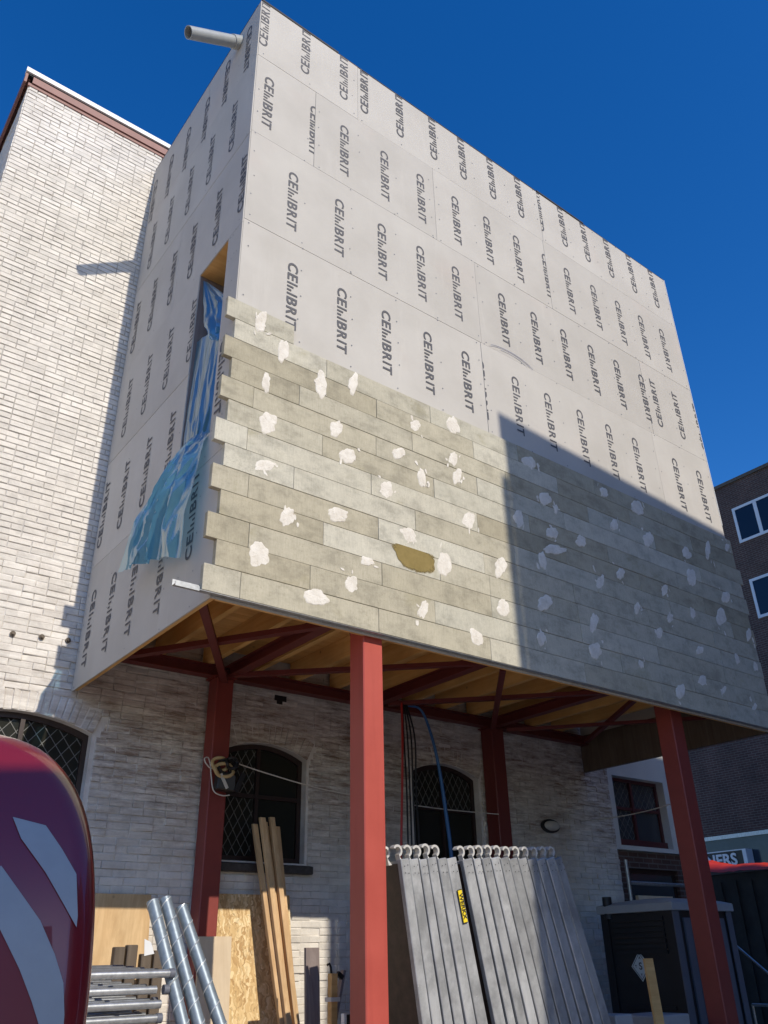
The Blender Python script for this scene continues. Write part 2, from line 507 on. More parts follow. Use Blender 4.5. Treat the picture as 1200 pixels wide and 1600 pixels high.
M = {}
M['board'] = m_board()
M['panel'] = m_panel()
M['print'] = simple('print_ink', (0.085, 0.085, 0.095), 0.7, var=0.3, scale=18, bmp=0)
mt, nt, p = new_mat('filler')
v = coords(nt, (1, 1, 1), True)
c = ramp(nt, noise(nt, v, 11, 6, 0.7), [(0.3, (0.60, 0.55, 0.47)), (0.6, (0.75, 0.71, 0.64))])
th_ = ramp(nt, noise(nt, v, 19, 7, 0.75, 0.6), [(0.60, 0.0), (0.70, 0.75)])
c = mix(nt, th_, c, (0.44, 0.41, 0.33))
nt.links.new(c, p.inputs['Base Color']); p.inputs['Roughness'].default_value = 0.9; p.inputs['Specular IOR Level'].default_value = 0.2
bump(nt, p, noise(nt, v, 34, 6, 0.7, 0.5), 0.9, 0.006)
M['filler'] = mt
mt, nt, p = new_mat('damp_stain')
v = coords(nt)
nt.links.new(ramp(nt, noise(nt, v, 7, 6, 0.7), [(0.3, (0.20, 0.145, 0.04)), (0.7, (0.29, 0.215, 0.075))]), p.inputs['Base Color']); p.inputs['Roughness'].default_value = 0.85
sb = N(nt, 'ShaderNodeVectorMath', operation='SUBTRACT'); sb.inputs[1].default_value = (1.835, 0.0, 0.785); nt.links.new(v, sb.inputs[0])
dv = N(nt, 'ShaderNodeVectorMath', operation='MULTIPLY'); dv.inputs[1].default_value = (3.9, 0.0, 8.2); nt.links.new(sb.outputs[0], dv.inputs[0])
ln = N(nt, 'ShaderNodeVectorMath', operation='LENGTH'); nt.links.new(dv.outputs[0], ln.inputs[0])
nzs = N(nt, 'ShaderNodeMath', operation='MULTIPLY_ADD'); nt.links.new(noise(nt, v, 16, 7, 0.75), nzs.inputs[0]); nzs.inputs[1].default_value = 0.9; nt.links.new(ln.outputs['Value'], nzs.inputs[2])
mpr = N(nt, 'ShaderNodeMapRange'); mpr.inputs['From Min'].default_value = 1.30; mpr.inputs['From Max'].default_value = 1.52; mpr.inputs['To Min'].default_value = 0.95; mpr.inputs['To Max'].default_value = 0.0
nt.links.new(nzs.outputs[0], mpr.inputs['Value']); nt.links.new(mpr.outputs[0], p.inputs['Alpha'])
M['stain'] = mt
M['brick'] = m_whitebrick()
M['mortar'] = m_mortar()
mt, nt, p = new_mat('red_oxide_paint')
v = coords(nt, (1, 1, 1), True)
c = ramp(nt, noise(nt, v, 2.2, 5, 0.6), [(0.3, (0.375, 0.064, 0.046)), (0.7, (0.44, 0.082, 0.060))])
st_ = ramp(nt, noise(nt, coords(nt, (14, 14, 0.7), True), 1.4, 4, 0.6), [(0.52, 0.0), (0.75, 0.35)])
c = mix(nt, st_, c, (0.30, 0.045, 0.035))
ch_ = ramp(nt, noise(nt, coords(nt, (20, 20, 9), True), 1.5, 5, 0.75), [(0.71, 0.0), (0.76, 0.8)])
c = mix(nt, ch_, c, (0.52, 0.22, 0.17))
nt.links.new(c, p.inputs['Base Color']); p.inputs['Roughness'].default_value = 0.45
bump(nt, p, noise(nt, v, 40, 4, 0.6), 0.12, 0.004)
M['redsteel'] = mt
M['primer'] = simple('dark_red_primer', (0.145, 0.027, 0.023), 0.5, var=0.1, scale=3, bmp=0.08)  # same red steel paint, with the shade under the soffit darkened into it
M['primer2'] = simple('red_primer', (0.22, 0.038, 0.03), 0.5, var=0.12, scale=3, bmp=0.08)  # same red paint again, shade of the unlit columns put into the colour
M['galv'] = simple('galvanised', (0.46, 0.48, 0.50), 0.36, metal=0.75, var=0.22, scale=22, bmp=0.1, bscale=30, per_object=True, objvar=0.2)
M['duct'] = simple('duct_steel', (0.20, 0.245, 0.285), 0.45, metal=0.35, var=0.18, scale=26, bmp=0.1, bscale=30)
M['ductseam'] = simple('duct_seam', (0.50, 0.53, 0.55), 0.4, metal=0.4, var=0.1, bmp=0)
M['alu'] = simple('deck_aluminium', (0.54, 0.545, 0.545), 0.45, metal=0.35, var=0.16, scale=5, bmp=0.12, bscale=40, per_object=True, stretch=(2, 2, 0.5), objvar=0.28)
nt = M['alu'].node_tree
p = [n_ for n_ in nt.nodes if n_.type == 'BSDF_PRINCIPLED'][0]
src = p.inputs['Base Color'].links[0].from_socket
vv_ = coords(nt, (1, 1, 1), True)
spk = ramp(nt, noise(nt, vv_, 30, 5, 0.75), [(0.66, 0.0), (0.72, 0.8)])
drk = ramp(nt, noise(nt, vv_, 3.2, 6, 0.7), [(0.36, 0.62), (0.58, 1.0)])
nt.links.new(mix(nt, spk, mix(nt, 1.0, src, drk, 'MULTIPLY'), (0.66, 0.65, 0.62)), p.inputs['Base Color'])
M['hook'] = simple('cast_hook', (0.66, 0.64, 0.60), 0.45, metal=0.35, var=0.12, bmp=0.1)
M['darkply'] = simple('phenolic_ply', (0.045, 0.027, 0.022), 0.45, var=0.5, scale=12, bmp=0.15)
M['yellow'] = simple('yellow_label', (0.80, 0.60, 0.03), 0.4, var=0.06, bmp=0)
M['black'] = simple('black_plastic', (0.012, 0.012, 0.013), 0.45, var=0.2, bmp=0.05)
M['cableblack'] = simple('black_cable', (0.010, 0.010, 0.012), 0.5, var=0.2, bmp=0)
M['cablered'] = simple('red_cable', (0.42, 0.025, 0.02), 0.45, var=0.1, bmp=0)
M['cableblue'] = simple('blue_hose', (0.02, 0.11, 0.30), 0.4, var=0.1, bmp=0)
M['cord'] = simple('white_cord', (0.62, 0.58, 0.52), 0.6, var=0.1, bmp=0)
M['tan'] = simple('tan_cable', (0.50, 0.36, 0.17), 0.5, var=0.15, bmp=0)
M['pvc'] = simple('grey_pvc', (0.36, 0.375, 0.375), 0.35, var=0.08, scale=9, bmp=0.04)
M['membrane'] = simple('roof_membrane', (0.018, 0.018, 0.02), 0.7, var=0.3, bmp=0.2)
M['pine'] = m_wood('pine', (0.53, 0.33, 0.16), (0.72, 0.50, 0.28), 2)
M['pinex'] = m_wood('pine_x', (0.66, 0.36, 0.12), (0.84, 0.52, 0.21), 0)
M['piney'] = m_wood('pine_y', (0.70, 0.38, 0.12), (0.86, 0.55, 0.22), 1)
M['ply'] = m_wood('plywood', (0.50, 0.31, 0.14), (0.78, 0.56, 0.31), 2, 4.0)
M['palepine'] = m_wood('pale_board', (0.68, 0.53, 0.36), (0.80, 0.66, 0.48), 2, 4.0, knots=False)
M['greywood'] = m_wood('weathered_board', (0.20, 0.16, 0.15), (0.30, 0.25, 0.235), 2, knots=False)
M['darkpost'] = m_wood('dark_post', (0.10, 0.075, 0.055), (0.17, 0.135, 0.10), 2, knots=False)
M['osb'] = m_osb()
M['brownpaint'] = simple('brown_paint', (0.25, 0.115, 0.095), 0.55, var=0.12, scale=5, bmp=0.1)
M['darkpaint'] = simple('dark_frame_paint', (0.028, 0.015, 0.013), 0.4, var=0.2, bmp=0.05)
M['maroon'] = simple('maroon_frame_paint', (0.085, 0.022, 0.024), 0.4, var=0.2, bmp=0.05)
M['lead'] = simple('lead_came', (0.15, 0.15, 0.14), 0.6, metal=0.0, var=0.15, bmp=0)
M['whitemetal'] = simple('white_trim', (0.80, 0.80, 0.78), 0.4, var=0.03, bmp=0)
M['render'] = simple('pale_render', (0.62, 0.61, 0.56), 0.85, var=0.06, scale=2, bmp=0.25, bscale=80)
M['palerender'] = simple('pale_plaster', (0.72, 0.60, 0.43), 0.9, var=0.06, scale=1, bmp=0.1)  # warm coat of the unseen block added for bounce light
M['sill'] = simple('dark_sill_stone', (0.05, 0.045, 0.043), 0.6, var=0.5, scale=14, bmp=0.3)
M['whitepvc'] = simple('white_frame', (0.72, 0.73, 0.74), 0.35, var=0.02, bmp=0)
M['farbrick'] = m_farbrick()
M['oppbrick'] = m_farbrick('opposite_brick', c1=(0.16, 0.075, 0.055), c2=(0.22, 0.11, 0.08), mc=(0.30, 0.28, 0.25))
M['fascia'] = simple('shop_fascia', (0.028, 0.040, 0.055), 0.12, var=0.35, scale=1.2, bmp=0)
M['redtarp'] = simple('red_tarp', (0.62, 0.045, 0.02), 0.38, var=0.12, scale=6, bmp=0.3, bscale=12)
M['darksheet'] = simple('dark_sheet', (0.022, 0.022, 0.022), 0.55, var=0.5, scale=3, bmp=0.2)
M['toilet'] = simple('toilet_dark', (0.013, 0.014, 0.017), 0.5, var=0.2, bmp=0.1)
M['toiletgrey'] = simple('toilet_grey', (0.115, 0.125, 0.155), 0.5, var=0.12, bmp=0.1)
M['toiletroof'] = simple('toilet_roof', (0.34, 0.355, 0.37), 0.5, var=0.08, bmp=0.1)
M['badge'] = simple('badge_white', (0.60, 0.62, 0.60), 0.5, var=0.05, bmp=0)
M['lampglass'] = simple('lamp_glass', (0.55, 0.53, 0.48), 0.25, var=0.08, bmp=0)
M['stone'] = simple('concrete_block', (0.34, 0.34, 0.34), 0.8, var=0.1, bmp=0.3)
M['ground'] = m_ground()
M['stripe'] = simple('pale_stripe', (0.33, 0.345, 0.355), 0.5, var=0.08, bmp=0.03, coat=0.15)
M['film'] = m_plastic()
mt, nt, p = new_mat('machine_paint')
p.inputs['Base Color'].default_value = (0.17, 0.006, 0.010, 1); p.inputs['Roughness'].default_value = 0.35
p.inputs['Coat Weight'].default_value = 1.0; p.inputs['Coat Roughness'].default_value = 0.03; p.inputs['Coat IOR'].default_value = 1.5
bump(nt, p, noise(nt, coords(nt), 35, 3, 0.6), 0.03, 0.002)
M['machine'] = mt
def m_glass(name, col, rough=0.06, wob=0.12, spec=0.5):
    mt, nt, p = new_mat(name)
    p.inputs['Base Color'].default_value = (*col, 1); p.inputs['Roughness'].default_value = rough
    p.inputs['Specular IOR Level'].default_value = spec
    bump(nt, p, noise(nt, coords(nt), 5, 2, 0.5), wob, 0.02)
    return mt
M['glass'] = m_glass('old_glass', (0.022, 0.023, 0.019), 0.12, 0.2, 0.22)
M['glassgrey'] = m_glass('cloudy_glass', (0.050, 0.055, 0.062))
M['glassblue'] = m_glass('modern_glass', (0.010, 0.014, 0.026), 0.03, 0.02)

# ---------------------------------------------------------------- ground
gb = MB(); gb.add([(-400,-400,0),(400,-400,0),(400,400,0),(-400,400,0)], [(0,1,2,3)])
gb.build('ground', M['ground'], kind='structure')

# ---------------------------------------------------------------- old whitewashed building
WY = 2.83
bld = thing('brick_building', 'tall old building of whitewashed brick with arched leaded windows behind the grey extension', 'building', (-1.72, WY, 0))
def arch_outline(x0, x1, z0, zs, za, n=14):
    """counterclockwise opening outline with a segmental arch"""
    w = (x1-x0)/2; h = za-zs; rad = (w*w+h*h)/(2*h); cx = (x0+x1)/2; cz = za-rad
    a = math.asin(w/rad)
    arc = [(cx+rad*math.sin(a-2*a*i/n), cz+rad*math.cos(a-2*a*i/n)) for i in range(n+1)]
    return [(x0, z0), (x1, z0)] + arc, (cx, cz, rad, a)
OPEN = [(-1.07, 0.255, 2.40, 3.55, 3.675), (1.605, 2.635, 2.52, 3.565, 3.690), (4.13, 5.20, 2.60, 3.615, 3.745)]
X0, X1, ZT = -1.72, 7.78, 11.40
outl = [arch_outline(*o) for o in OPEN]
me = curve_mesh([[(X0, 0), (X1, 0), (X1, ZT), (X0, ZT)]] + [[q for q in o[0]] for o in outl], 0.30)
me.transform(Matrix(((1,0,0,-X0),(0,0,-1,0.158),(0,1,0,0),(0,0,0,1))))
mesh_mat(me, M['mortar'])
link_mesh('wall', me, bld)
# side, back and roof of the block
w = MB(); w.box(X0, X0+0.3, WY+0.31, 12, 0, ZT); w.box(X1-0.3, X1, WY+0.31, 12, 0, ZT); w.box(X0, X1, 12, 12.3, 0, ZT)
w.build('side_wall', M['brick'], bld)
w = MB(); w.box(X0-0.045, X1+0.1, WY+0.035, 12.4, ZT+0.142, ZT+0.19); w.build('roof', M['membrane'], bld)
w = MB(); w.box(X0+0.02, X1, WY-0.035, WY+0.02, ZT+0.005, ZT+0.115); w.build('fascia_board', M['brownpaint'], bld)
w = MB(); w.box(X0-0.02, X1, WY-0.015, WY+0.03, ZT-0.045, ZT+0.0); w.build('fascia_batten', M['brownpaint'], bld)
w = MB(); w.box(X0-0.075, X0-0.045, WY-0.03, 12.4, ZT-0.03, ZT+0.138); w.box(X0-0.045, X0, WY+0.035, 12.4, ZT+0.10, ZT+0.138); w.build('eaves_board', M['brownpaint'], bld)
w = MB(); w.box(X0-0.08, X1, WY-0.055, WY+0.03, ZT+0.142, ZT+0.215); w.build('roof_trim', M['whitemetal'], bld)
w = MB(); w.box(X0-0.04, X1, WY-0.028, WY+0.03, ZT+0.117, ZT+0.1405); w.build('shadow_gap', M['membrane'], bld)
w = MB(); w.box(X0+0.35, X1-0.35, WY+0.6, WY+0.65, 1.5, 5.0); w.build('room_back', M['darksheet'], bld)

# bricks
bricks = []      # (cx, cz, hx, hz, angle, protrude)
CO, BL = 0.0665, 0.222
def in_open(x, z, pad):
    for (ox0, ox1, oz0, ozs, oza), (_, (cx, cz, rad, a)) in zip(OPEN, outl):
        if ox0-pad*0.15 < x < ox1+pad*0.15 and oz0-0.03 < z < ozs: return True
        dx, dz = x-cx, z-cz
        if math.hypot(dx, dz) < rad+pad and abs(math.atan2(dx, dz)) < a+0.035 and z >= ozs-0.05 and dz > 0 and math.hypot(dx, dz) > rad-0.35: return True
    return False
rows = int(ZT/CO)
for r in range(int(0.9/CO), rows):
    z = (r+0.5)*CO
    x = X0 + (0.0 if r % 2 else -BL/2) - (BL if False else 0)
    # irregular bond: stretchers with the odd header
    k = 0
    while x < X1:
        L = BL if rng.random() > 0.16 else BL*0.5
        xa, xb = max(x, X0), min(x+L, X1)
        x += L
        if xb-xa < 0.05: continue
        cx = (xa+xb)/2
        if cx > 0.35 and z > 4.55: continue
        if z < 1.15 and cx > 0.4 and False: continue
        hx = (xb-xa)/2
        # cut against the openings
        pts = [(cx-hx, z), (cx, z), (cx+hx, z)]
        ins = [in_open(q[0], q[1], 0.215) for q in pts]
        if all(ins): continue
        if any(ins):
            # shorten to the free part
            lo, hi = cx-hx, cx+hx
            st = 12
            free = [lo+(hi-lo)*(i+0.5)/st for i in range(st) if not in_open(lo+(hi-lo)*(i+0.5)/st, z, 0.215)]
            if not free: continue
            lo, hi = min(free)-hx/st, max(free)+hx/st
            if hi-lo < 0.035: continue
            cx, hx = (lo+hi)/2, (hi-lo)/2
        bricks.append((cx, z, hx, CO/2, 0.0))
for (o, (pts, (cx, cz, rad, a))) in zip(OPEN, outl):
    nv = int((2*a*(rad+0.1))/0.066)
    for i in range(nv):
        t = -a+2*a*(i+0.5)/nv
        bricks.append((cx+(rad+0.105)*math.sin(t), cz+(rad+0.105)*math.cos(t), 0.033, 0.103, -t))

def brick_mb(mb, b):
    cx, cz, hx, hz, ang = b
    low = cz < 5.2
    jt = 0.0048 if not low else (rng.uniform(0.0012, 0.0045) if cz > 4.4 else rng.uniform(0.0006, 0.0022))
    hx -= jt; hz -= jt
    pr = rng.uniform(-0.0025, 0.0035) if not low else rng.uniform(-0.005, 0.009)
    yb, yf = WY+0.0105, WY-0.001-pr
    jit = 0.0016 if not low else 0.0042
    ca, sa = math.cos(ang), math.sin(ang)
    tl, tz = rng.uniform(-.0022, .0022)*(2 if low else 1), rng.uniform(-.0025, .0025)*(1.6 if low else 1)
    def P(u, v, y): return (cx+u*ca-v*sa, y, cz+u*sa+v*ca)
    q = [(-1,-1),(1,-1),(1,1),(-1,1)]
    back = [P(u*hx, v*hz, yb) for u, v in q]
    ins = 0.003 if not low else 0.0065
    fr = []
    for u, v in q:
        fr.append(P(u*(hx-ins)+rng.uniform(-jit,jit), v*(hz-ins)+rng.uniform(-jit,jit), yf+u*tl+v*tz))
    mid = [P(u*hx+rng.uniform(-jit,jit)*.6, v*hz+rng.uniform(-jit,jit)*.4, yf+0.004+u*tl+v*tz) for u, v in q]
    vs = back+mid+fr
    fs = [(8,9,10,11)]
    for k in range(4):
        k2 = (k+1) % 4
        fs += [(k, k2, 4+k2, 4+k), (4+k, 4+k2, 8+k2, 8+k)]
    mb.add(vs, fs)

def vis_key(b):
    cx, cz = b[0], b[1]
    d = math.sqrt((cx-CAM.x)**2 + (WY-CAM.y)**2 + (cz-CAM.z)**2)
    seen = (cx < 0.02 and cz > 3.45) or (cz < 4.12 and 0.3 < cx < 2.9 and cz > 2.15) or (2.2 < cx < 4.2 and 2.3 < cz < 4.1)
    if -1.75 > cx: seen = False
    px = (Vector((cx, WY, cz))-CAM); dep = px.dot(FWD)
    xx = 600+1297*px.dot(RIGHT)/dep; yy = 800+1297*px.dot(DOWN)/dep
    if not (0 < xx < 1200 and 0 < yy < 1600): seen = False
    if xx < 152 and yy > 1150: seen = False
    return d if seen else 1e6+d
bricks.sort(key=vis_key)
for b in bricks[:298]:
    mb = MB(); brick_mb(mb, b); mb.build('brick', M['brick'], bld)
mb = MB()
for b in bricks[298:]: brick_mb(mb, b)
mb.build('brickwork', M['brick'], bld, kind='stuff')
# corner returns of bricks on the left side
mb = MB()
for r in range(int(0.9/CO), rows):
    z = (r+0.5)*CO
    y = WY+0.012
    k = 0
    while y < WY+2.2:
        L = BL if not (k == 0 and r % 2) else BL/2
        mb.box(X0-0.009+rng.uniform(-.003,.003), X0+0.01, y, y+L-0.010, z-CO/2+0.005, z+CO/2-0.005)
        y += L; k += 1
mb.build('side_brickwork', M['brick'], bld, kind='stuff')

for ax_, az_ in ((-0.62, 4.355), (-0.36, 4.375), (-0.115, 4.39)):
    mb = MB(); mb.tube([(ax_, WY-0.004, az_), (ax_, WY-0.022, az_)], 0.026, 12); mb.tube([(ax_, WY-0.0225, az_), (ax_, WY-0.04, az_)], 0.014, 8)
    mb.build('wall_anchor', M['darkpost'], bld, smooth=True)
mb = MB(); mb.box(2.19, 2.34, WY-0.012, WY-0.004, 4.165, 4.225); mb.box(2.22, 2.29, WY-0.012, WY-0.004, 4.13, 4.1645); mb.build('putlog_hole', M['black'], bld)

# ---------------------------------------------------------------- leaded windows
def diamonds(win, region, pw, ph, y, mat, seed):
    """diamond quarries clipped to a convex region, each a sub-part, and the lead between them"""
    r = random.Random(seed)
    xs = [p[0] for p in region]; zs = [p[1] for p in region]
    lx, hx, lz, hz = min(xs), max(xs), min(zs), max(zs)
    nx = int((hx-lx)/pw)+2; nz = int((hz-lz)/(ph/2))+3
    for j in range(-1, nz):
        for i in range(-1, nx):
            cx = lx+i*pw+(pw/2 if j % 2 else 0); cz = lz+j*ph/2
            d = [(cx, cz-ph/2*.94), (cx+pw/2*.94, cz), (cx, cz+ph/2*.94), (cx-pw/2*.94, cz)]
            d = clip_poly(d, region)
            if len(d) < 3: continue
            ar = abs(sum(d[k][0]*d[(k+1)%len(d)][1]-d[(k+1)%len(d)][0]*d[k][1] for k in range(len(d))))/2
            if ar < pw*ph*0.04: continue
            tx, tz = r.gauss(0, 0.03), r.gauss(0, 0.03)
            mb = MB(); mb.prism(d, lambda p, t: (p[0], y+0.006*(1-t)+(p[0]-cx)*tx+(p[1]-cz)*tz, p[1]))
            mb.build('pane', mat, win)
    mb = MB()
    # lead lines
    k = ph/pw
    n = int((hx-lx)/pw+(hz-lz)/ph)+3
    for s in (1, -1):
        for i in range(-n, n+1):
            x0 = lx+i*pw+pw/2
            wv = 0.0035
            line = [(x0-50*wv*0, 0)]
            # thin parallelogram along the diagonal
            A = (x0-s*20*pw, lz-20*ph); B = (x0+s*20*pw, lz+20*ph)
            quad = [(A[0]-wv*s*1.1, A[1]), (A[0]+wv*s*1.1, A[1]), (B[0]+wv*s*1.1, B[1]), (B[0]-wv*s*1.1, B[1])]
            if s < 0: quad = quad[::-1] if False else [(A[0]-wv*1.1, A[1]), (A[0]+wv*1.1, A[1]), (B[0]+wv*1.1, B[1]), (B[0]-wv*1.1, B[1])]
            q = clip_poly(quad, region)
            if len(q) < 3: continue
            mb.prism(q, lambda p, t: (p[0], y+0.004-0.008*t-(0.0004 if s > 0 else 0), p[1]))
    mb.build('lead_lattice', M['lead'], win)

def arch_window(o, mull, transom, leaded, seed, fmat, sill=True, pw=0.098, ph=0.165):
    x0, x1, z0, zs, za = o
    pts, (cx, cz, rad, a) = arch_outline(*o)
    win = MB()
    fy0, fy1 = WY+0.10, WY+0.155
    # outer frame ring following the arch
    ins, (icx, icz, irad, ia) = arch_outline(x0+0.05, x1-0.05, z0+0.055, zs-0.045, za-0.05)
    me = curve_mesh([[(p[0], p[1]) for p in pts], [(p[0], p[1]) for p in ins]], fy1-fy0)
    me.transform(Matrix(((1,0,0,-bld.location.x),(0,0,-1,(fy0+fy1)/2-WY),(0,1,0,0),(0,0,0,1))))
    mesh_mat(me, fmat)
    f = link_mesh('window', me, bld)
    WL[f] = WL[bld].copy()
    def top(x): return icz+math.sqrt(max(irad*irad-(x-icx)**2, 0))
    b = MB(); b.box(mull-0.02, mull+0.02, fy0-0.012, fy1-0.02, z0+0.055, top(mull)-0.002); b.build('mullion', fmat, f)
    b = MB(); b.box(x0+0.05, mull-0.0215, fy0-0.008, fy1-0.02, transom-0.02, transom+0.02); b.box(mull+0.0215, x1-0.05, fy0-0.008, fy1-0.02, transom-0.02, transom+0.02); b.build('transom', fmat, f)
    for qi, (a0, a1, b0, b1) in enumerate([(x0+0.05, mull-0.02, z0+0.055, transom-0.02), (mull+0.02, x1-0.05, z0+0.055, transom-0.02),
                                         (x0+0.05, mull-0.02, transom+0.02, None), (mull+0.02, x1-0.05, transom+0.02, None)]):
        if b1 is None:
            n = 6
            reg = [(a0, b0), (a1, b0)]+[(a1+(a0-a1)*i/n, top(a1+(a0-a1)*i/n)) for i in range(n+1)]
        else:
            reg = [(a0, b0), (a1, b0), (a1, b1), (a0, b1)]
        if qi in leaded:
            diamonds(f, reg, pw, ph, fy0+0.03, M['glass'], seed+qi)
        else:
            b = MB(); b.prism(reg, lambda p, t: (p[0], fy0+0.034-0.006*t, p[1])); b.build('pane', M['glass'], f)
    if sill:
        b = MB(); b.hexa([(x0-0.03, WY-0.075, z0-0.105), (x1+0.065, WY-0.075, z0-0.105), (x1+0.065, WY+0.10, z0-0.105), (x0-0.03, WY+0.10, z0-0.105)],
                         [(x0-0.03, WY-0.075, z0-0.03), (x1+0.065, WY-0.075, z0-0.03), (x1+0.065, WY+0.10, z0+0.0), (x0-0.03, WY+0.10, z0+0.0)])
        b.build('sill', M['sill'], f, bevel=0.008)
    return f
arch_window(OPEN[0], -0.36, 2.95, (1, 2, 3), 11, M['darkpaint'], pw=0.125, ph=0.155)
arch_window(OPEN[1], 2.085, 3.155, (0, 2), 31, M['darkpaint'])
arch_window(OPEN[2], 4.66, 3.22, (2, 3), 51, M['darkpaint'])

# ---------------------------------------------------------------- the grey extension on steel columns
H, W_, D_, ZB = 11.02, 7.28, 2.80, 3.90
ext = thing('raised_extension', 'unfinished extension boxed in grey cement boards and raised on red steel columns', 'building extension', (0, 0, ZB))
# the printed name, built once: letters with a four bar M
def name_mesh():
    bm = bmesh.new()
    cap = 0.118
    cap = 0.112
    def put(body, x, wid):
        me = text_mesh(body, 0.162, 0.0038, 'LEFT', 1.0)
        xs = [v.co.x for v in me.vertices]; ys = [v.co.y for v in me.vertices]
        sx = wid/(max(xs)-min(xs)); sy = cap/(max(ys)-min(ys)); mx = min(xs); my = (min(ys)+max(ys))/2
        for v in me.vertices: v.co = ((v.co.x-mx)*sx+x, (v.co.y-my)*sy, 0)
        bm.from_mesh(me); bpy.data.meshes.remove(me)
    x = -0.393
    put('C', x, 0.112); x += 0.134
    put('E', x, 0.084); x += 0.110
    for h0, h1 in ((-0.5, 0.5), (-0.5, 0.12), (-0.5, -0.08), (-0.5, 0.5)):
        vs = [bm.verts.new((xx, yy*cap, 0)) for xx, yy in ((x, h0), (x+0.0195, h0), (x+0.0195, h1), (x, h1))]
        bm.faces.new(vs); x += 0.0435
    x += 0.006
    put('B', x, 0.090); x += 0.113
    put('R', x, 0.094); x += 0.117
    put('I', x, 0.0195); x += 0.033
    put('T', x, 0.098)
    me = bpy.data.meshes.new('printed_name'); bm.to_mesh(me); bm.free()
    return mesh_mat(me, M['print'])
NAME = name_mesh()
def cut_name(planes):
    """planes: list of (co, no) in name space; keeps the side opposite to no"""
    bm = bmesh.new(); bm.from_mesh(NAME)
    for co, no in planes:
        bmesh.ops.bisect_plane(bm, geom=bm.verts[:]+bm.edges[:]+bm.faces[:], plane_co=co, plane_no=no, clear_outer=True)
    me = bpy.data.meshes.new('printed_name'); bm.to_mesh(me); bm.free()
    if len(me.vertices) == 0: return None
    return mesh_mat(me, M['print'])
ROT = {('front','down'): Matrix(((0,1,0),(0,0,-1),(-1,0,0))),      # columns: text dir, letter up, normal
       ('front','up'): Matrix(((0,-1,0),(0,0,-1),(1,0,0))),
       ('left','down'): Matrix(((0,0,-1),(0,-1,0),(-1,0,0))),
       ('left','up'): Matrix(((0,0,-1),(0,1,0),(1,0,0)))}

g = 0.004
front_boards = []
def front_row(z0, z1, seams):
    e = [0.0]+seams+[W_]
    for a, b in zip(e[:-1], e[1:]):
        front_boards.append((a+g/2, b-g/2, z0+g/2, z1-g/2))
front_row(10.07, H, [1.30, 4.365])
front_row(8.87, 10.07, [0.73, 2.41, 4.345])
front_row(7.65, 8.87, [2.985, 6.085])
front_row(6.43, 7.65, [2.965, 6.03])
front_row(5.20, 6.43, [1.3, 4.36])
front_row(ZB, 5.20, [0.73, 3.78])
fb_obj = []
for (a, b, c, d) in front_boards:
    o = MB().box(a, b, -0.012+rng.uniform(-.0012, .0012), 0.0, c, d)
    fb_obj.append((o.build('cement_board', M['board'], ext), a, b, c, d))
left_boards = []
def left_row(z0, z1, spans):
    for a, b in spans: left_boards.append((a+g/2, b-g/2, z0+g/2, z1-g/2))
left_row(10.05, H, [(0.0, 1.2), (1.2, D_)])
left_row(8.83, 10.05, [(0.0, D_)])
left_row(7.60, 8.83, [(0.0, 1.5), (1.5, D_)])
left_row(6.385, 7.60, [(0.84, D_)])
left_row(5.43, 7.60, [(0.0, 0.255)])
left_row(5.15, 6.385, [(0.84, D_)])
left_row(5.15, 5.43, [(0.0, 0.84)])
left_row(ZB, 5.15, [(0.0, 0.89), (0.89, D_)])
lb_obj = []
for (a, b, c, d) in left_boards:
    o = MB().box(-0.012+rng.uniform(-.0012, .0012), 0.0, a if a > 0.01 else -0.0105, b, c, d)
    lb_obj.append((o.build('cement_board', M['board'], ext), a, b, c, d))

def put_name(face, xy, z, way, only=None):
    boards = fb_obj if face == 'front' else lb_obj
    rot = ROT[(face, way)]
    hit = False
    for (bo, a, b, c, d) in boards:
        # clip to the board in name space
        if only is not None and not (a <= only <= b): continue
        if xy+0.06 < a or xy-0.06 > b or z+0.40 < c or z-0.40 > d: continue
        pl = []
        upsign = {('front','down'): 1, ('front','up'): -1, ('left','down'): -1, ('left','up'): 1}[(face, way)]
        dirsign = -1 if way == 'down' else 1
        if xy-0.06 < a: pl.append((((0, (a-xy)*upsign, 0)), (0, -upsign, 0)))
        if xy+0.06 > b: pl.append((((0, (b-xy)*upsign, 0)), (0, upsign, 0)))
        if z-0.40 < c: pl.append((((c-z)*dirsign, 0, 0), (-dirsign, 0, 0)))
        if z+0.40 > d: pl.append((((d-z)*dirsign, 0, 0), (dirsign, 0, 0)))
        me = NAME if not pl else cut_name(pl)
        if me is None or len(me.polygons) == 0: continue
        loc = (xy, -0.0155, z-ZB) if face == 'front' else (-0.0155, xy, z-ZB)
        link_mesh('printed_name', me, bo, loc, rot)
A = [0.045, 0.578, 1.10, 1.394, 1.924, 2.454, 2.946, 3.463, 3.981, 4.356, 4.842, 5.323, 5.844, 6.375, 6.914]
for x in A:
    if x == 4.356: put_name('front', 4.362, 10.655, 'up', 4.6)
    else: put_name('front', x, 10.655, 'up')
Bx = [0.158, 0.715, 1.114, 1.669, 2.202, 2.75, 3.276, 3.799, 4.308, 4.761, 5.303, 5.832, 6.349, 6.846]
for x in Bx:
    if x == 0.715: put_name('front', 0.722, 9.415, 'down', 0.5)
    elif x == 4.308: put_name('front', 4.335, 9.415, 'down', 4.0)
    else: put_name('front', x, 9.415, 'down')
Cx = [0.499, 1.057, 1.606, 2.141, 2.662, 3.396, 3.945, 4.481, 5.001, 5.52, 6.046]
for x in Cx: put_name('front', x, 8.21, 'down')
for x in (6.298, 6.804, 7.299): put_name('front', x, 8.235, 'up')
Dx = [0.54, 1.097, 1.635, 2.18, 2.711, 3.012, 3.465, 3.993, 4.555, 5.082, 5.6, 6.437, 6.976]
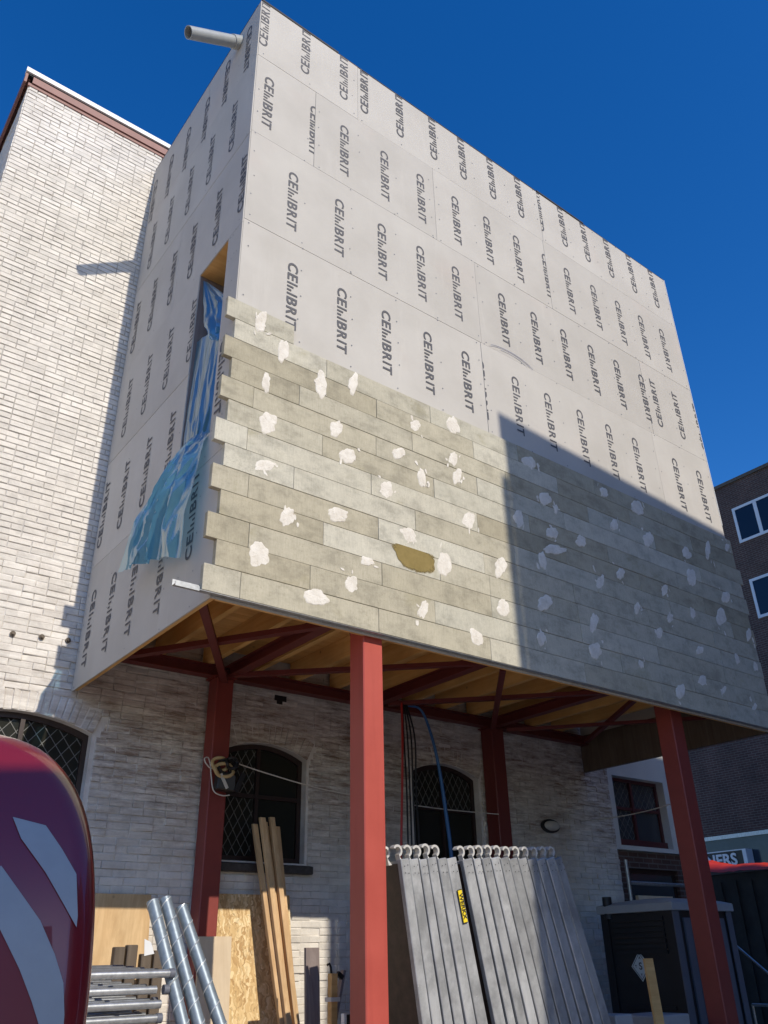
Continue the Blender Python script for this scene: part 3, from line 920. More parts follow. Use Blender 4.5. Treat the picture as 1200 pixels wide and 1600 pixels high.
for x in Dx:
    if x == 3.012: put_name('front', 2.929, 7.005, 'down', 3.4)
    else: put_name('front', x, 7.005, 'down')
for y in (0.222, 0.72, 1.209, 1.711, 2.202, 2.69): put_name('left', y, 10.44 if y < 1 else 10.33, 'down')
for y in (0.403, 0.916, 1.429, 1.961, 2.45): put_name('left', y, 9.36, 'up')
for y in (0.054, 0.563, 1.118, 1.603, 2.115, 2.59): put_name('left', y, 8.17, 'up')
for y in (0.885, 1.408, 1.93, 2.445): put_name('left', y, 6.95, 'up')
for y in (1.085, 1.609, 2.147, 2.669): put_name('left', y, 5.735, 'up')
put_name('left', 0.15, 5.93, 'down')
for y in (0.953, 1.543, 2.057, 2.565): put_name('left', y, 4.46, 'down')
put_name('left', 0.43, 4.75, 'up')

# screw heads (countless dots)
sm = MB()
def disc(mb, c, n, u, r):
    w = n.cross(u)
    b = [c+n*0.0016+(u*math.cos(2*math.pi*k/6)+w*math.sin(2*math.pi*k/6))*r for k in range(6)]
    mb.add(b, [tuple(range(6))])
for (a, b, c, d) in front_boards:
    xs = [a+0.06+(b-a-0.12)*i/max(1, round((b-a)/0.6)) for i in range(max(1, round((b-a)/0.6))+1)]
    for x in xs:
        z = c+0.05
        while z < d:
            if rng.random() < 0.8: disc(sm, Vector((x+rng.uniform(-.02,.02), -0.0135, z+rng.uniform(-.03,.03))), Vector((0,-1,0)), Vector((1,0,0)), 0.0075)
            z += 0.29
for (a, b, c, d) in left_boards:
    for i in range(4):
        y = a+0.05+(b-a-0.1)*i/3; z = c+0.05
        while z < d:
            if rng.random() < 0.7: disc(sm, Vector((-0.0135, y, z+rng.uniform(-.03,.03))), Vector((-1,0,0)), Vector((0,1,0)), 0.0065)
            z += 0.3
sm.build('screw_heads', M['toiletgrey'], ext, kind='stuff')
# inner carcass: frame behind boards, roof, right wall, floor
mb = MB()
mb.box(0.0, W_-0.03, 0.06, 0.065, 4.62, H-0.03)
mb.box(0.065, 0.07, 0.065, D_, 4.62, 5.41); mb.box(0.065, 0.07, 0.85, D_, 5.41, H-0.03); mb.box(0.065, 0.07, 0.065, 0.25, 5.41, 7.6); mb.box(0.065, 0.07, 0.065, 0.86, 7.61, H-0.03)
mb.build('inner_lining', M['darksheet'], ext)
mb = MB(); mb.box(W_-0.05, W_, 0.002, D_, ZB, 4.40); mb.build('rim_board', M['darkpost'], ext)
mb = MB(); mb.box(W_-0.02, W_, 0.002, D_, 4.402, H-0.002); mb.build('side_board', M['board'], ext)
mb = MB(); mb.box(0.002, 0.05, 0.002, D_, ZB+0.02, 4.40); mb.build('rim_board', M['piney'], ext)
mb = MB(); mb.box(0.052, W_-0.052, 0.002, 0.047, ZB+0.012, 4.40); mb.build('rim_board', M['pinex'], ext)
mb = MB(); mb.box(0.01, W_-0.01, 0.01, D_, H-0.03, H-0.002); mb.build('roof_deck', M['membrane'], ext)
mb = MB()
mb.box(-0.006, 1.02, -0.020, 0.05, H+0.0, H+0.028); mb.box(1.03, 4.36, -0.016, 0.05, H+0.0, H+0.010); mb.box(4.37, 5.35, -0.022, 0.05, H+0.0, H+0.024); mb.box(5.36, W_+0.005, -0.014, 0.05, H, H+0.008)
mb.build('roof_membrane', M['membrane'], ext)
mb = MB(); mb.box(-0.014, 0.0, 0.06, D_, H, H+0.012); mb.build('roof_edge', M['membrane'], ext)
mb = MB(); mb.box(W_-0.004, W_+0.004, -0.018, -0.0135, 6.65, H); mb.build('corner_trim', M['whitemetal'], ext)
# window opening: timber reveals
mb = MB(); mb.box(0.0, 0.30, 0.225, 0.872, 7.602, 7.63); mb.build('reveal_board', M['pinex'], ext)
mb = MB(); mb.box(0.001, 0.30, 0.842, 0.872, 5.43, 7.60); mb.build('reveal_board', M['greywood'], ext)
mb = MB(); mb.box(0.001, 0.30, 0.225, 0.253, 5.43, 7.60); mb.build('reveal_board', M['piney'], ext)
mb = MB(); mb.box(0.001, 0.30, 0.255, 0.84, 5.40, 5.43); mb.build('reveal_board', M['pinex'], ext)
mb = MB(); mb.box(0.30, 0.32, 0.225, 0.872, 5.40, 7.63); mb.build('inner_board', M['darksheet'], ext)  # dark sheet standing in for the unlit interior behind the film

# insulation panels, thirteen courses
CH = 0.207; PT = 6.615
odd = [0.20, 1.45, 2.68, 3.93, 5.15, 6.38]
even = {2: [0.91, 2.11, 3.32, 4.55, 5.80, 6.9], 4: [0.62, 1.86, 3.10, 4.35, 5.55, 6.75], 6: [0.87, 2.12, 3.37, 4.6, 5.85], 8: [0.61, 1.87, 3.1, 4.33, 5.6, 6.83],
        10: [0.90, 2.14, 2.73, 3.96, 5.2, 6.45], 12: [0.79, 2.05, 3.29, 4.53, 5.77, 6.98]}
oddx = {3: [1.45, 2.67, 3.91, 5.12, 6.35], 7: [0.16, 1.39, 2.64, 3.88, 5.11, 6.33], 11: [0.23, 1.48, 2.73, 3.96, 5.21, 6.44]}
T0, T1 = -0.062, -0.0135
for i in range(1, 14):
    zt = PT-(i-1)*CH; zb = zt-CH
    if i == 1: ed = [-0.105, 0.555]
    else:
        js = even[i] if i % 2 == 0 else oddx.get(i, odd)
        xl = -0.022 if i % 2 == 0 else -0.105+rng.uniform(-.012, .012)
        xr = (7.335 if i % 2 == 0 else 7.30)+rng.uniform(-.012, .012)
        if i in (2, 3): xr = 7.29
        if i == 4: xr = 7.37
        ed = [xl]+[j+rng.uniform(-.01, .01) for j in js if j < xr-0.12]+[xr]
    for a, b in zip(ed[:-1], ed[1:]):
        dy = rng.uniform(-0.0022, 0.0022)
        mb = MB(); mb.box(a+0.0016, b-0.0016, T0+dy, T1, zb+0.0015+rng.uniform(0,.0016), zt-0.0012)
        mb.build('insulation_panel', M['panel'], ext, bevel=0.0022)
# white filler over the fixings
PATCHES = [[0.22, 6.495, 0.058, 0.03, -0.008, 0.146], [0.299, 6.396, 0.033, 0.017, -0.001, 0.022], [0.451, 6.286, 0.06, 0.029, -0.006, 0.145], [0.302, 5.877, 0.044, 0.02, -0.007, 0.115], [0.847, 6.099, 0.07, 0.031, -0.003, 0.16], [1.196, 6.266, 0.06, 0.027, 0.0, 0.137], [0.343, 5.493, 0.105, 0.042, -0.006, 0.109], [1.01, 5.697, 0.07, 0.027, -0.001, 0.111], [1.917, 6.094, 0.07, 0.028, 0.004, 0.081], [2.412, 6.291, 0.092, 0.037, 0.009, 0.12], [1.135, 5.465, 0.106, 0.039, 0.0, 0.078], [1.703, 5.702, 0.092, 0.033, 0.002, 0.07], [2.381, 5.891, 0.071, 0.026, 0.007, 0.094], [2.421, 5.71, 0.064, 0.022, 0.009, 0.108], [1.969, 5.533, 0.056, 0.02, 0.006, 0.114], [0.334, 5.084, 0.113, 0.041, -0.004, 0.063], [1.551, 5.272, 0.093, 0.031, 0.002, 0.09], [0.559, 4.694, 0.075, 0.023, -0.004, 0.1], [1.037, 4.861, 0.121, 0.037, -0.001, 0.075], [2.527, 5.265, 0.102, 0.031, 0.009, 0.103], [1.785, 4.895, 0.1, 0.029, 0.003, 0.079], [0.328, 4.305, 0.101, 0.027, -0.007, 0.119], [1.332, 4.518, 0.083, 0.022, 0.001, 0.046], [2.188, 4.72, 0.1, 0.027, 0.01, 0.134], [2.901, 4.881, 0.091, 0.024, 0.014, 0.122], [1.171, 4.276, 0.079, 0.02, 0.0, 0.079], [0.841, 4.085, 0.138, 0.032, -0.002, 0.074], [1.915, 4.229, 0.06, 0.013, 0.006, 0.1], [2.885, 4.46, 0.097, 0.022, 0.011, 0.095], [2.515, 4.102, 0.095, 0.02, 0.008, 0.081], [3.482, 6.25, 0.136, 0.049, 0.011, 0.079], [3.667, 5.865, 0.108, 0.034, 0.018, 0.107], [3.822, 5.793, 0.039, 0.012, 0.011, 0.068], [3.225, 5.495, 0.085, 0.027, 0.015, 0.115], [4.712, 6.291, 0.08, 0.027, 0.017, 0.077], [5.32, 6.281, 0.154, 0.048, 0.027, 0.102], [4.803, 5.895, 0.091, 0.028, 0.021, 0.091], [5.419, 5.891, 0.119, 0.034, 0.033, 0.12], [3.713, 5.477, 0.105, 0.031, 0.013, 0.08], [4.166, 5.509, 0.098, 0.028, 0.015, 0.079], [3.717, 5.286, 0.21, 0.058, 0.011, 0.064], [3.511, 5.11, 0.069, 0.018, 0.018, 0.11], [6.18, 5.92, 0.122, 0.033, 0.029, 0.089], [6.688, 6.109, 0.072, 0.02, 0.052, 0.15], [7.18, 6.28, 0.07, 0.022, 0.029, 0.078], [4.771, 5.288, 0.087, 0.023, 0.018, 0.077], [4.388, 5.093, 0.07, 0.018, 0.022, 0.103], [5.554, 5.285, 0.072, 0.018, 0.025, 0.088], [6.174, 5.6, 0.112, 0.028, 0.048, 0.147], [6.859, 5.504, 0.115, 0.028, 0.036, 0.098], [3.471, 4.646, 0.128, 0.03, 0.015, 0.091], [4.961, 4.931, 0.066, 0.015, 0.021, 0.082], [4.178, 4.593, 0.078, 0.017, 0.028, 0.129], [6.036, 5.11, 0.064, 0.014, 0.027, 0.08], [6.643, 5.198, 0.116, 0.025, 0.059, 0.161], [5.551, 4.944, 0.071, 0.016, 0.02, 0.069], [5.285, 4.706, 0.064, 0.013, 0.021, 0.073], [3.361, 4.263, 0.071, 0.014, 0.012, 0.08], [4.141, 4.295, 0.126, 0.024, 0.019, 0.091], [4.86, 4.283, 0.052, 0.009, 0.014, 0.054], [6.026, 4.657, 0.084, 0.016, 0.022, 0.067], [6.792, 4.7, 0.055, 0.01, 0.032, 0.08], [7.2, 5.086, 0.07, 0.017, 0.042, 0.104], [5.948, 4.295, 0.102, 0.017, 0.025, 0.073], [5.487, 4.099, 0.096, 0.016, 0.032, 0.1], [6.351, 4.252, 0.051, 0.008, 0.025, 0.066], [6.939, 4.147, 0.054, 0.008, 0.025, 0.06], [7.18, 4.674, 0.058, 0.01, 0.03, 0.072]]
for i, (cx, cz, ax, az, bx, bz) in enumerate(PATCHES):
    sw = rng.uniform(-0.35, 0.35)
    pl = blob((cx, cz), (ax*0.86, az*0.6), (bx - sw*0.06, bz*0.90), 100+i, 46, 0.21)
    rj = random.Random(5000+i)
    pl = [(x+rj.gauss(0, 0.0014), z+rj.gauss(0, 0.0018)) for x, z in pl]
    th = 0.0026
    mb = MB()
    n = len(pl)
    mx, mz = sum(q[0] for q in pl)/n, sum(q[1] for q in pl)/n
    y0 = T0-0.0003
    vs = [(x, y0+0.002, z) for x, z in pl]+[(mx+(x-mx)*.9, y0-0.0028, mz+(z-mz)*.9) for x, z in pl]+[(mx+(x-mx)*.5, y0-0.0045+rng.uniform(-.001,.001), mz+(z-mz)*.5) for x, z in pl]+[(mx, y0-0.004, mz)]
    fs = []
    for k in range(n):
        k2 = (k+1) % n
        fs += [(k, k2, n+k2, n+k), (n+k, n+k2, 2*n+k2, 2*n+k), (2*n+k, 2*n+k2, 3*n)]
    mb.add(vs, fs)
    # small splashes round the bigger ones
    for s in range(rng.choice((0, 1, 2, 3, 4))):
        q = (cx+rng.uniform(-1.3, 1.3)*ax, cz+rng.uniform(-1.4, 1.4)*bz)
        sp = blob(q, (rng.uniform(.005, .020), rng.uniform(-.01, .01)), (rng.uniform(-.008, .008), rng.uniform(.008, .034)), 900+i*7+s, 14, 0.35)
        mb.prism(sp, lambda p, t: (p[0], y0+0.001-0.004*t, p[1]))
    mb.build('filler_patch', M['filler'], ext, smooth=False)
stain = [(x+random.Random(int(x*9999)).gauss(0, .004), z+random.Random(int(z*8888)).gauss(0, .006)) for x, z in [(1.588, 4.752), (1.62, 4.768), (1.70, 4.763), (1.80, 4.773), (1.92, 4.770), (2.05, 4.776), (2.068, 4.74), (2.045, 4.69), (2.055, 4.65), (2.02, 4.60), (1.975, 4.563), (1.88, 4.572), (1.80, 4.566), (1.73, 4.585), (1.695, 4.62), (1.66, 4.64), (1.64, 4.68), (1.605, 4.71)]]
stain = [(1.835+(x-1.835)*1.06, min(4.772, 4.69+(z-4.69)*1.15)) for x, z in stain]
mb = MB(); mb.prism(stain, lambda p, t: (p[0], T0-0.002-0.0012*t, p[1])); mb.build('damp_stain', M['stain'], ext, label='olive brown damp stain on the pale panels')
mb = MB(); mb.box(-0.30, W_+0.02, -0.060, -0.013, 3.9185, 3.9225); mb.box(-0.30, -0.1205, -0.069, -0.0602, 3.905, 3.938); mb.box(-0.30, W_+0.02, -0.0134, -0.0122, 3.923, 3.97)
mb.build('starter_profile', M['galv'], ext, label='metal starter rail under the panels, sticking out past the left corner')
# pencil marks
mb = MB()
for rr, a0, a1 in ((0.30, 0.35, 2.5), (0.33, 0.45, 2.3), (0.25, 0.5, 2.0)):
    prev = None
    for i in range(16):
        t = a0+(a1-a0)*i/15; q = (3.42+rr*1.3*math.cos(t), 7.58+rr*0.5*math.sin(t))
        if prev: 
            dx, dz = q[0]-prev[0], q[1]-prev[1]; l = math.hypot(dx, dz); nx, nz = -dz/l*.004, dx/l*.004
            mb.add([(prev[0]-nx, -0.0146, prev[1]-nz), (q[0]-nx, -0.0146, q[1]-nz), (q[0]+nx, -0.0146, q[1]+nz), (prev[0]+nx, -0.0146, prev[1]+nz)], [(0,1,2,3)])
        prev = q
mb.build('pencil_mark', simple('pencil', (0.40, 0.39, 0.41), 0.6, bmp=0), ext)

# drain pipe through the left wall near the top
PA, PB = Vector((0.05, 0.445, 10.87)), Vector((-0.62, 0.43, 10.42))
mb = MB(); mb.pipe(PA, PB, 0.068, 0.061, 28)
d = (PB-PA).normalized()
mb.pipe(PA, PA+d*0.19, 0.078, 0.0685, 28)
mb.build('drain_pipe', M['pvc'], ext, label='grey plastic drain pipe poking out near the top corner', smooth=True)

# floor structure seen from below
for k in range(14):
    x = 0.24+k*0.535
    if x > W_-0.1: break
    mb = MB(); mb.box(x-0.03, x+0.03, 0.05, D_-0.02, 4.375, 4.595); mb.build('joist', M['piney'], ext)
for k in range(16):
    y = 0.05+k*0.172
    mb = MB(); mb.box(0.052, W_-0.052, y+0.002, min(y+0.170, D_), 4.597+rng.uniform(0,.002), 4.616); mb.build('floor_board', M['pinex'], ext)
def beam(a, b, w, h, name='steel_beam'):
    a = Vector(a); b = Vector(b); d = (b-a).normalized(); sd = d.cross(Vector((0,0,1))).normalized()
    mb = MB(); up = Vector((0,0,1)); tf = 0.012
    for c, ww, hh in ((up*(h/2-tf/2), w, tf), (up*(-h/2+tf/2), w, tf), (up*0, 0.009, h-2*tf-0.001)):
        mb.bar(a+c, b+c, ww, hh)
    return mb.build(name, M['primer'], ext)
SZ = 4.31
for x in (1.53, 3.45, 5.37): beam((x, 0.08, SZ), (x, 2.62, SZ), 0.11, 0.12)
beam((0.06, 2.70, SZ), (W_-0.06, 2.70, SZ), 0.12, 0.118)
beam((0.06, 0.22, SZ+0.001), (W_-0.06, 0.22, SZ+0.001), 0.12, 0.114)
def brace(a, b, z=SZ-0.075, w=0.07, n='brace', t=0.045): 
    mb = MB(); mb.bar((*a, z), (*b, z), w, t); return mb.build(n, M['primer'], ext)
brace((0.28, 2.66), (1.52, 0.68), SZ-0.062, 0.08, t=0.05); brace((0.02, 0.35), (1.46, 2.60), SZ-0.112, 0.07, t=0.04)
brace((1.52, 2.5), (3.42, 0.72), SZ-0.062, 0.07); brace((1.56, 0.5), (3.40, 2.55), SZ-0.112, 0.06, t=0.04)
brace((3.58, 0.68), (5.20, 2.50), SZ-0.112, 0.06, t=0.04); brace((3.52, 2.5), (5.34, 0.68), SZ-0.062, 0.07)
brace((5.70, 0.60), (7.0, 2.50), SZ-0.062, 0.06); brace((5.45, 2.5), (7.15, 0.6), SZ-0.112, 0.05, t=0.04)

# ---------------------------------------------------------------- steel columns
def column(x0, y0, wd, ztop, label, dp=None, mt=None):
    mt = mt or M['redsteel']
    dp = dp or wd
    t = thing('steel_column', label, 'column', (x0+wd/2, y0+dp/2, 0), 'red steel columns under the extension')
    mb = MB(); mb.box(x0, x0+wd, y0, y0+dp, 0.021, ztop-0.013); mb.build('shaft', mt, t, bevel=0.008)
    mb = MB(); mb.box(x0-0.05, x0+wd+0.05, y0-0.05, y0+dp+0.05, 0.0, 0.02)
    mb.build('base_plate', mt, t)
    mb = MB(); mb.box(x0-0.03, x0+wd+0.03, y0-0.01, y0+dp+0.02, ztop-0.012, ztop); mb.build('head_plate', mt, t)
    for bx_, by_ in ((-0.012, 0.02), (-0.012, dp-0.02), (wd+0.012, 0.02), (wd+0.012, dp-0.02)):
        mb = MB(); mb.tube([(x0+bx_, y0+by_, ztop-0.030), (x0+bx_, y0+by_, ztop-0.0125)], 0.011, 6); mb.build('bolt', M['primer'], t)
    return t
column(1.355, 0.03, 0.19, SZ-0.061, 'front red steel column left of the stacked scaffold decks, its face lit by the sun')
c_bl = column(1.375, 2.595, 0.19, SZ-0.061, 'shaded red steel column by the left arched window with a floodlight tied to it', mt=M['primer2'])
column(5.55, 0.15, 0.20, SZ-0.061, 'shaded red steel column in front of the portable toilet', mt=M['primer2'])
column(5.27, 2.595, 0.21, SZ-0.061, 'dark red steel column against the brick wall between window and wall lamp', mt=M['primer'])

# ---------------------------------------------------------------- blue plastic film in the opening
from mathutils import noise as mnoise
def sheet(name, rows, label, seed, amp=0.03, nu=28, sub=5):
    """rows: list of (left point, right point, fold depth); a crumpled film between them"""
    r = random.Random(seed)
    off = Vector((r.uniform(0, 50), r.uniform(0, 50), r.uniform(0, 50)))
    vs = []; nu = nu*2; sub = sub*2; nr = (len(rows)-1)*sub+1
    def ridge(q): return (1-abs(mnoise.noise(q)))**2
    for j in range(nr):
        s = j/sub; i0 = min(int(s), len(rows)-2); t = s-i0
        t_ = t*t*(3-2*t)
        L = Vector(rows[i0][0]).lerp(Vector(rows[i0+1][0]), t); Rr = Vector(rows[i0][1]).lerp(Vector(rows[i0+1][1]), t)
        am = amp*(rows[i0][2]*(1-t_)+rows[i0+1][2]*t_)
        for i in range(nu+1):
            u = i/nu
            p = L.lerp(Rr, u)
            w_ = u*4.2+0.5*mnoise.noise(Vector((u*1.5, s*0.5, 7))+off)
            fold = 1.25*ridge(Vector((w_, s*0.16, 0))+off)+0.50*ridge(Vector((u*7.5+s*0.35, s*0.55, 3))+off)+0.22*ridge(Vector((u*5.0-s*0.4, s*0.9, 9))+off)+0.05*ridge(Vector((u*13, s*1.8, 5))+off)-1.0
            p = p+Vector((-fold*am*(0.45+0.55*math.sin(math.pi*u)), 0.5*am*mnoise.noise(Vector((u*3, s*1.1, 20))+off), 0.5*am*mnoise.noise(Vector((u*6, s*0.5, 30))+off)))
            vs.append(p)
    fs = []
    for j in range(nr-1):
        for i in range(nu): fs.append((j*(nu+1)+i, j*(nu+1)+i+1, (j+1)*(nu+1)+i+1, (j+1)*(nu+1)+i))
    mb = MB(); mb.add(vs, fs)
    o = mb.build(name, M['film'], base=rows[-1][0], label=label, cat='plastic sheet', smooth=True, group='blue plastic film in the window opening')
    return o
sheet('plastic_sheet', [((0.03, 0.835, 7.55), (0.05, 0.78, 7.50), 0.2), ((0.03, 0.80, 7.30), (0.07, 0.50, 7.18), 0.7), ((0.02, 0.74, 7.05), (0.08, 0.262, 6.93), 1.2),
                        ((0.00, 0.64, 6.82), (0.07, 0.262, 6.70), 1.6), ((-0.01, 0.52, 6.62), (0.05, 0.265, 6.52), 1.8), ((-0.005, 0.42, 6.50), (0.04, 0.30, 6.45), 0.8)],
      'small twist of pale blue plastic film sagging at the top of the window opening', 3, 0.035)
sheet('plastic_sheet', [((0.035, 0.838, 6.78), (0.05, 0.258, 6.66), 0.3), ((0.025, 0.838, 6.30), (0.045, 0.258, 6.2), 0.7), ((0.02, 0.838, 5.9), (0.03, 0.262, 5.8), 0.9),
                        ((0.02, 0.836, 5.62), (0.02, 0.265, 5.50), 1.0), ((-0.06, 0.87, 5.46), (-0.05, 0.27, 5.36), 1.3), ((-0.13, 1.00, 5.20), (-0.09, 0.25, 5.10), 2.0),
                        ((-0.18, 1.13, 4.98), (-0.12, 0.27, 4.88), 2.4), ((-0.20, 1.22, 4.80), (-0.13, 0.28, 4.66), 2.4), ((-0.20, 1.36, 4.56), (-0.12, 0.30, 4.32), 2.0)],
      'long blue plastic film hanging out of the window opening over the grey boards', 5, 0.042, 34, 6)

# ---------------------------------------------------------------- rendered annex to the right
ann = thing('rendered_annex', 'pale rendered annex with a small leaded window beyond the end of the brick wall', 'building', (7.9, 3.0, 0))
AX0, AX1, AY = 7.93, 9.66, 3.0
me = curve_mesh([[(AX0, 2.955), (AX1, 2.955), (AX1, 5.6), (AX0, 5.6)], [(8.10, 2.955+0.06), (9.34, 2.955+0.06), (9.34, 3.99), (8.10, 3.99)]], 0.24)
me.transform(Matrix(((1,0,0,-7.9),(0,0,-1,0.12),(0,1,0,0),(0,0,0,1)))); mesh_mat(me, M['render'])
link_mesh('rendered_wall', me, ann)
mb = MB(); mb.box(AX0, 8.22, AY+0.05, AY+0.3, 0, 2.95); mb.box(9.40, AX1, AY+0.05, AY+0.3, 0, 2.95); mb.box(8.22, 9.40, AY+0.05, AY+0.3, 2.72, 2.95); mb.box(8.22, 9.40, AY+0.05, AY+0.3, 0, 0.5)
mb.build('dark_brick_base', M['farbrick'], ann)
mb = MB(); mb.box(AX0, AX1, AY+0.31, 8, 0, 5.6); mb.build('body', M['render'], ann)
f = MB(); f.box(8.10, 8.15, AY+0.13, AY+0.19, 3.115, 3.99); f.box(9.29, 9.34, AY+0.13, AY+0.19, 3.115, 3.99); f.box(8.15, 9.29, AY+0.13, AY+0.19, 3.94, 3.99); f.box(8.10, 9.34, AY+0.09, AY+0.2, 3.018, 3.113)
f = f.build('window', M['maroon'], ann)
b = MB(); b.box(8.65, 8.70, AY+0.12, AY+0.185, 3.115, 3.94); b.build('mullion', M['maroon'], f)
b = MB(); b.box(8.15, 8.6485, AY+0.125, AY+0.185, 3.535, 3.575); b.box(8.7015, 9.29, AY+0.125, AY+0.185, 3.535, 3.575); b.build('transom', M['maroon'], f)
for k, (a0, a1, b0, b1) in enumerate([(8.15, 8.65, 3.115, 3.535), (8.70, 9.29, 3.115, 3.535), (8.15, 8.65, 3.575, 3.94), (8.70, 9.29, 3.575, 3.94)]):
    reg = [(a0, b0), (a1, b0), (a1, b1), (a0, b1)]
    if k != 1: diamonds(f, reg, 0.125, 0.155, AY+0.16, M['glassgrey'], 70+k)
    else:
        b = MB(); b.prism(reg, lambda p, t: (p[0], AY+0.166-0.006*t, p[1])); b.build('pane', M['glassgrey'], f)
f = MB(); f.box(8.22, 8.28, AY+0.1, AY+0.16, 0.5, 2.72); f.box(9.34, 9.40, AY+0.1, AY+0.16, 0.5, 2.72); f.box(8.28, 9.34, AY+0.1, AY+0.16, 2.66, 2.72); f.box(8.28, 9.34, AY+0.1, AY+0.16, 0.5, 0.56)
f = f.build('window', M['darkpaint'], ann); b = MB(); b.box(8.28, 9.34, AY+0.12, AY+0.13, 0.56, 2.66); b.build('pane', M['glassgrey'], f)

# ---------------------------------------------------------------- far brick building
FX = 22.0
far = thing('brick_building', 'dark brick building with white framed windows beyond the right edge of the extension', 'building', (FX, 5, 0))
mb = MB(); mb.box(FX, FX+9, -8, 22, 4.72, 15.62); mb.build('brick_wall', M['farbrick'], far)
mb = MB(); mb.box(FX-0.05, FX+9, -8.05, 22.05, 15.622, 15.74); mb.build('roof_edge', M['darkpost'], far)
mb = MB(); mb.box(FX+0.01, FX+9, -8, 22, 0, 4.60); mb.build('shop_front', M['fascia'], far)
mb = MB(); mb.box(FX-0.04, FX+9, -8, 22, 4.605, 4.715); mb.build('shop_cornice', M['galv'], far)
for zi, (z0, z1) in enumerate([(13.42, 14.70), (10.80, 12.12), (8.2, 9.5)]):
    for yi, y1 in enumerate((7.18, 3.2, -0.8, 11.4)):
        y0 = y1-2.62
        f = MB()
        for (a, b, c, d) in ((y0, y1, z0, z0+0.09), (y0, y1, z1-0.09, z1), (y0, y0+0.09, z0+0.09, z1-0.09), (y1-0.09, y1, z0+0.09, z1-0.09)): f.box(FX-0.03, FX-0.002, a, b, c, d)
        f = f.build('window', M['whitepvc'], far)
        b = MB(); ym = y1-0.86; b.box(FX-0.027, FX-0.002, ym, ym+0.12, z0+0.09, z1-0.09); b.box(FX-0.027, FX-0.002, ym-0.95, ym-0.83, z0+0.09, z1-0.09); b.build('mullion', M['whitepvc'], f)
        for a, c in ((y0+0.09, ym-0.95), (ym-0.83, ym), (ym+0.12, y1-0.09)):
            b = MB(); b.box(FX-0.014, FX-0.004, a, c, z0+0.09, z1-0.09); b.build('pane', M['glassblue'], f)
sg = thing('shop_sign', 'black shop sign with white capital letters above the red tarpaulin', 'sign', (21.75, 10, 3.62))
mb = MB(); mb.box(21.66, 21.98, 9.17, 13.4, 3.62, 4.22); mb.build('sign_box', M['black'], sg)
mb = MB(); mb.box(21.64, 21.99, 9.05, 9.168, 3.61, 4.25); mb.box(21.64, 21.99, 9.17, 13.4, 4.222, 4.25); mb.build('sign_frame', M['whitepvc'], sg)
me = text_mesh('NERS', 0.44, 0.012, 'LEFT', 1.0, 0.01); mesh_mat(me, M['whitepvc'])
link_mesh('lettering', me, sg, (21.64-21.75, 10.40-10, 3.985-3.62), Matrix(((0,0,-1),(-1,0,0),(0,1,0))))

# ---------------------------------------------------------------- covered container with red tarpaulin
cn = thing('site_container', 'dark sheeted site container at the right edge under the red tarpaulin', 'container', (11.9, 3, 0))
mb = MB(); mb.box(11.86, 14.2, -1.0, 4.30, 0.1, 2.82); mb.build('body', M['darksheet'], cn)
for k in range(18):
    y = 4.25-k*0.29
    mb = MB(); mb.box(11.835, 11.858, y-0.07, y+0.07, 0.2, 2.70); mb.build('rib', M['darksheet'], cn)
mb = MB(); mb.box(11.82, 14.2, -1.0, 4.31, 2.822, 2.865); mb.build('top_rail', M['toiletgrey'], cn)
r = random.Random(4)
mb = MB(); nu, nv = 44, 6; vs = []
for i in range(nu+1):
    y = 4.28-i*0.105
    hump = 0.17+0.07*math.sin(i*0.23+1.9)+0.025*math.sin(i*0.71+1)
    for j in range(nv+1):
        t = j/nv
        vs.append((11.76+0.75*t+0.02*math.sin(i*0.5+j), y+0.01*r.uniform(-1, 1), 2.85+max(0.01, hump*math.sin(math.pi*min(t*1.1+0.12, 1)))+0.012*r.uniform(-1, 1)+(-0.06*(1-t)**3)))
fs = [(i*(nv+1)+j, i*(nv+1)+j+1, (i+1)*(nv+1)+j+1, (i+1)*(nv+1)+j) for i in range(nu) for j in range(nv)]
mb.add(vs, fs); mb.build('tarpaulin', M['redtarp'], base=(11.9, 3, 2.87), label='crumpled bright red tarpaulin lying on top of the dark container', cat='tarpaulin', smooth=True)

# ---------------------------------------------------------------- building behind the viewer that shades the right half
op = thing('opposite_building', 'tall brick building opposite whose shadow falls across the right half of the extension', 'building', (8, -12, 0))
YB = -10.0
tall = 6.77+0.658*10.0
def par(x0, y0, x1, dep, z0, z1, slope):
    """block with its long front turned a little so that the roof edge recedes to the right"""
    y1 = y0-slope*(x1-x0)
    sx = 0.035*dep
    return [(x0, y0, z0), (x1, y1, z0), (x1+sx, y1-dep, z0), (x0+sx, y0-dep, z0)], [(x0, y0, z1), (x1, y1, z1), (x1+sx, y1-dep, z1), (x0+sx, y0-dep, z1)]
xe = 3.13+0.35
mb = MB(); mb.hexa(*par(xe, YB, 12.38, 9.0, 0, tall, 0.094)); mb.build('brick_wall', M['oppbrick'], op)
mb = MB(); mb.hexa(*par(16.0, YB-0.094*(16.0-xe), 40.0, 9.0, 0, 20.0, 0.094)); mb.build('brick_wall', M['oppbrick'], op)  # unseen taller block added to hold back sky light from the right
mb = MB(); mb.box(xe-0.09, xe-0.002, YB-0.4, YB-0.1, 0, 5.90+0.658*10.1); mb.build('chimney_duct', M['oppbrick'], op)
mb = MB(); mb.hexa(*par(-2.66, YB-0.5, -0.97, 3.0, 0, 7.95, 0.0)); mb.build('low_wing', M['oppbrick'], op)  # unseen block added to throw shade on the red machine
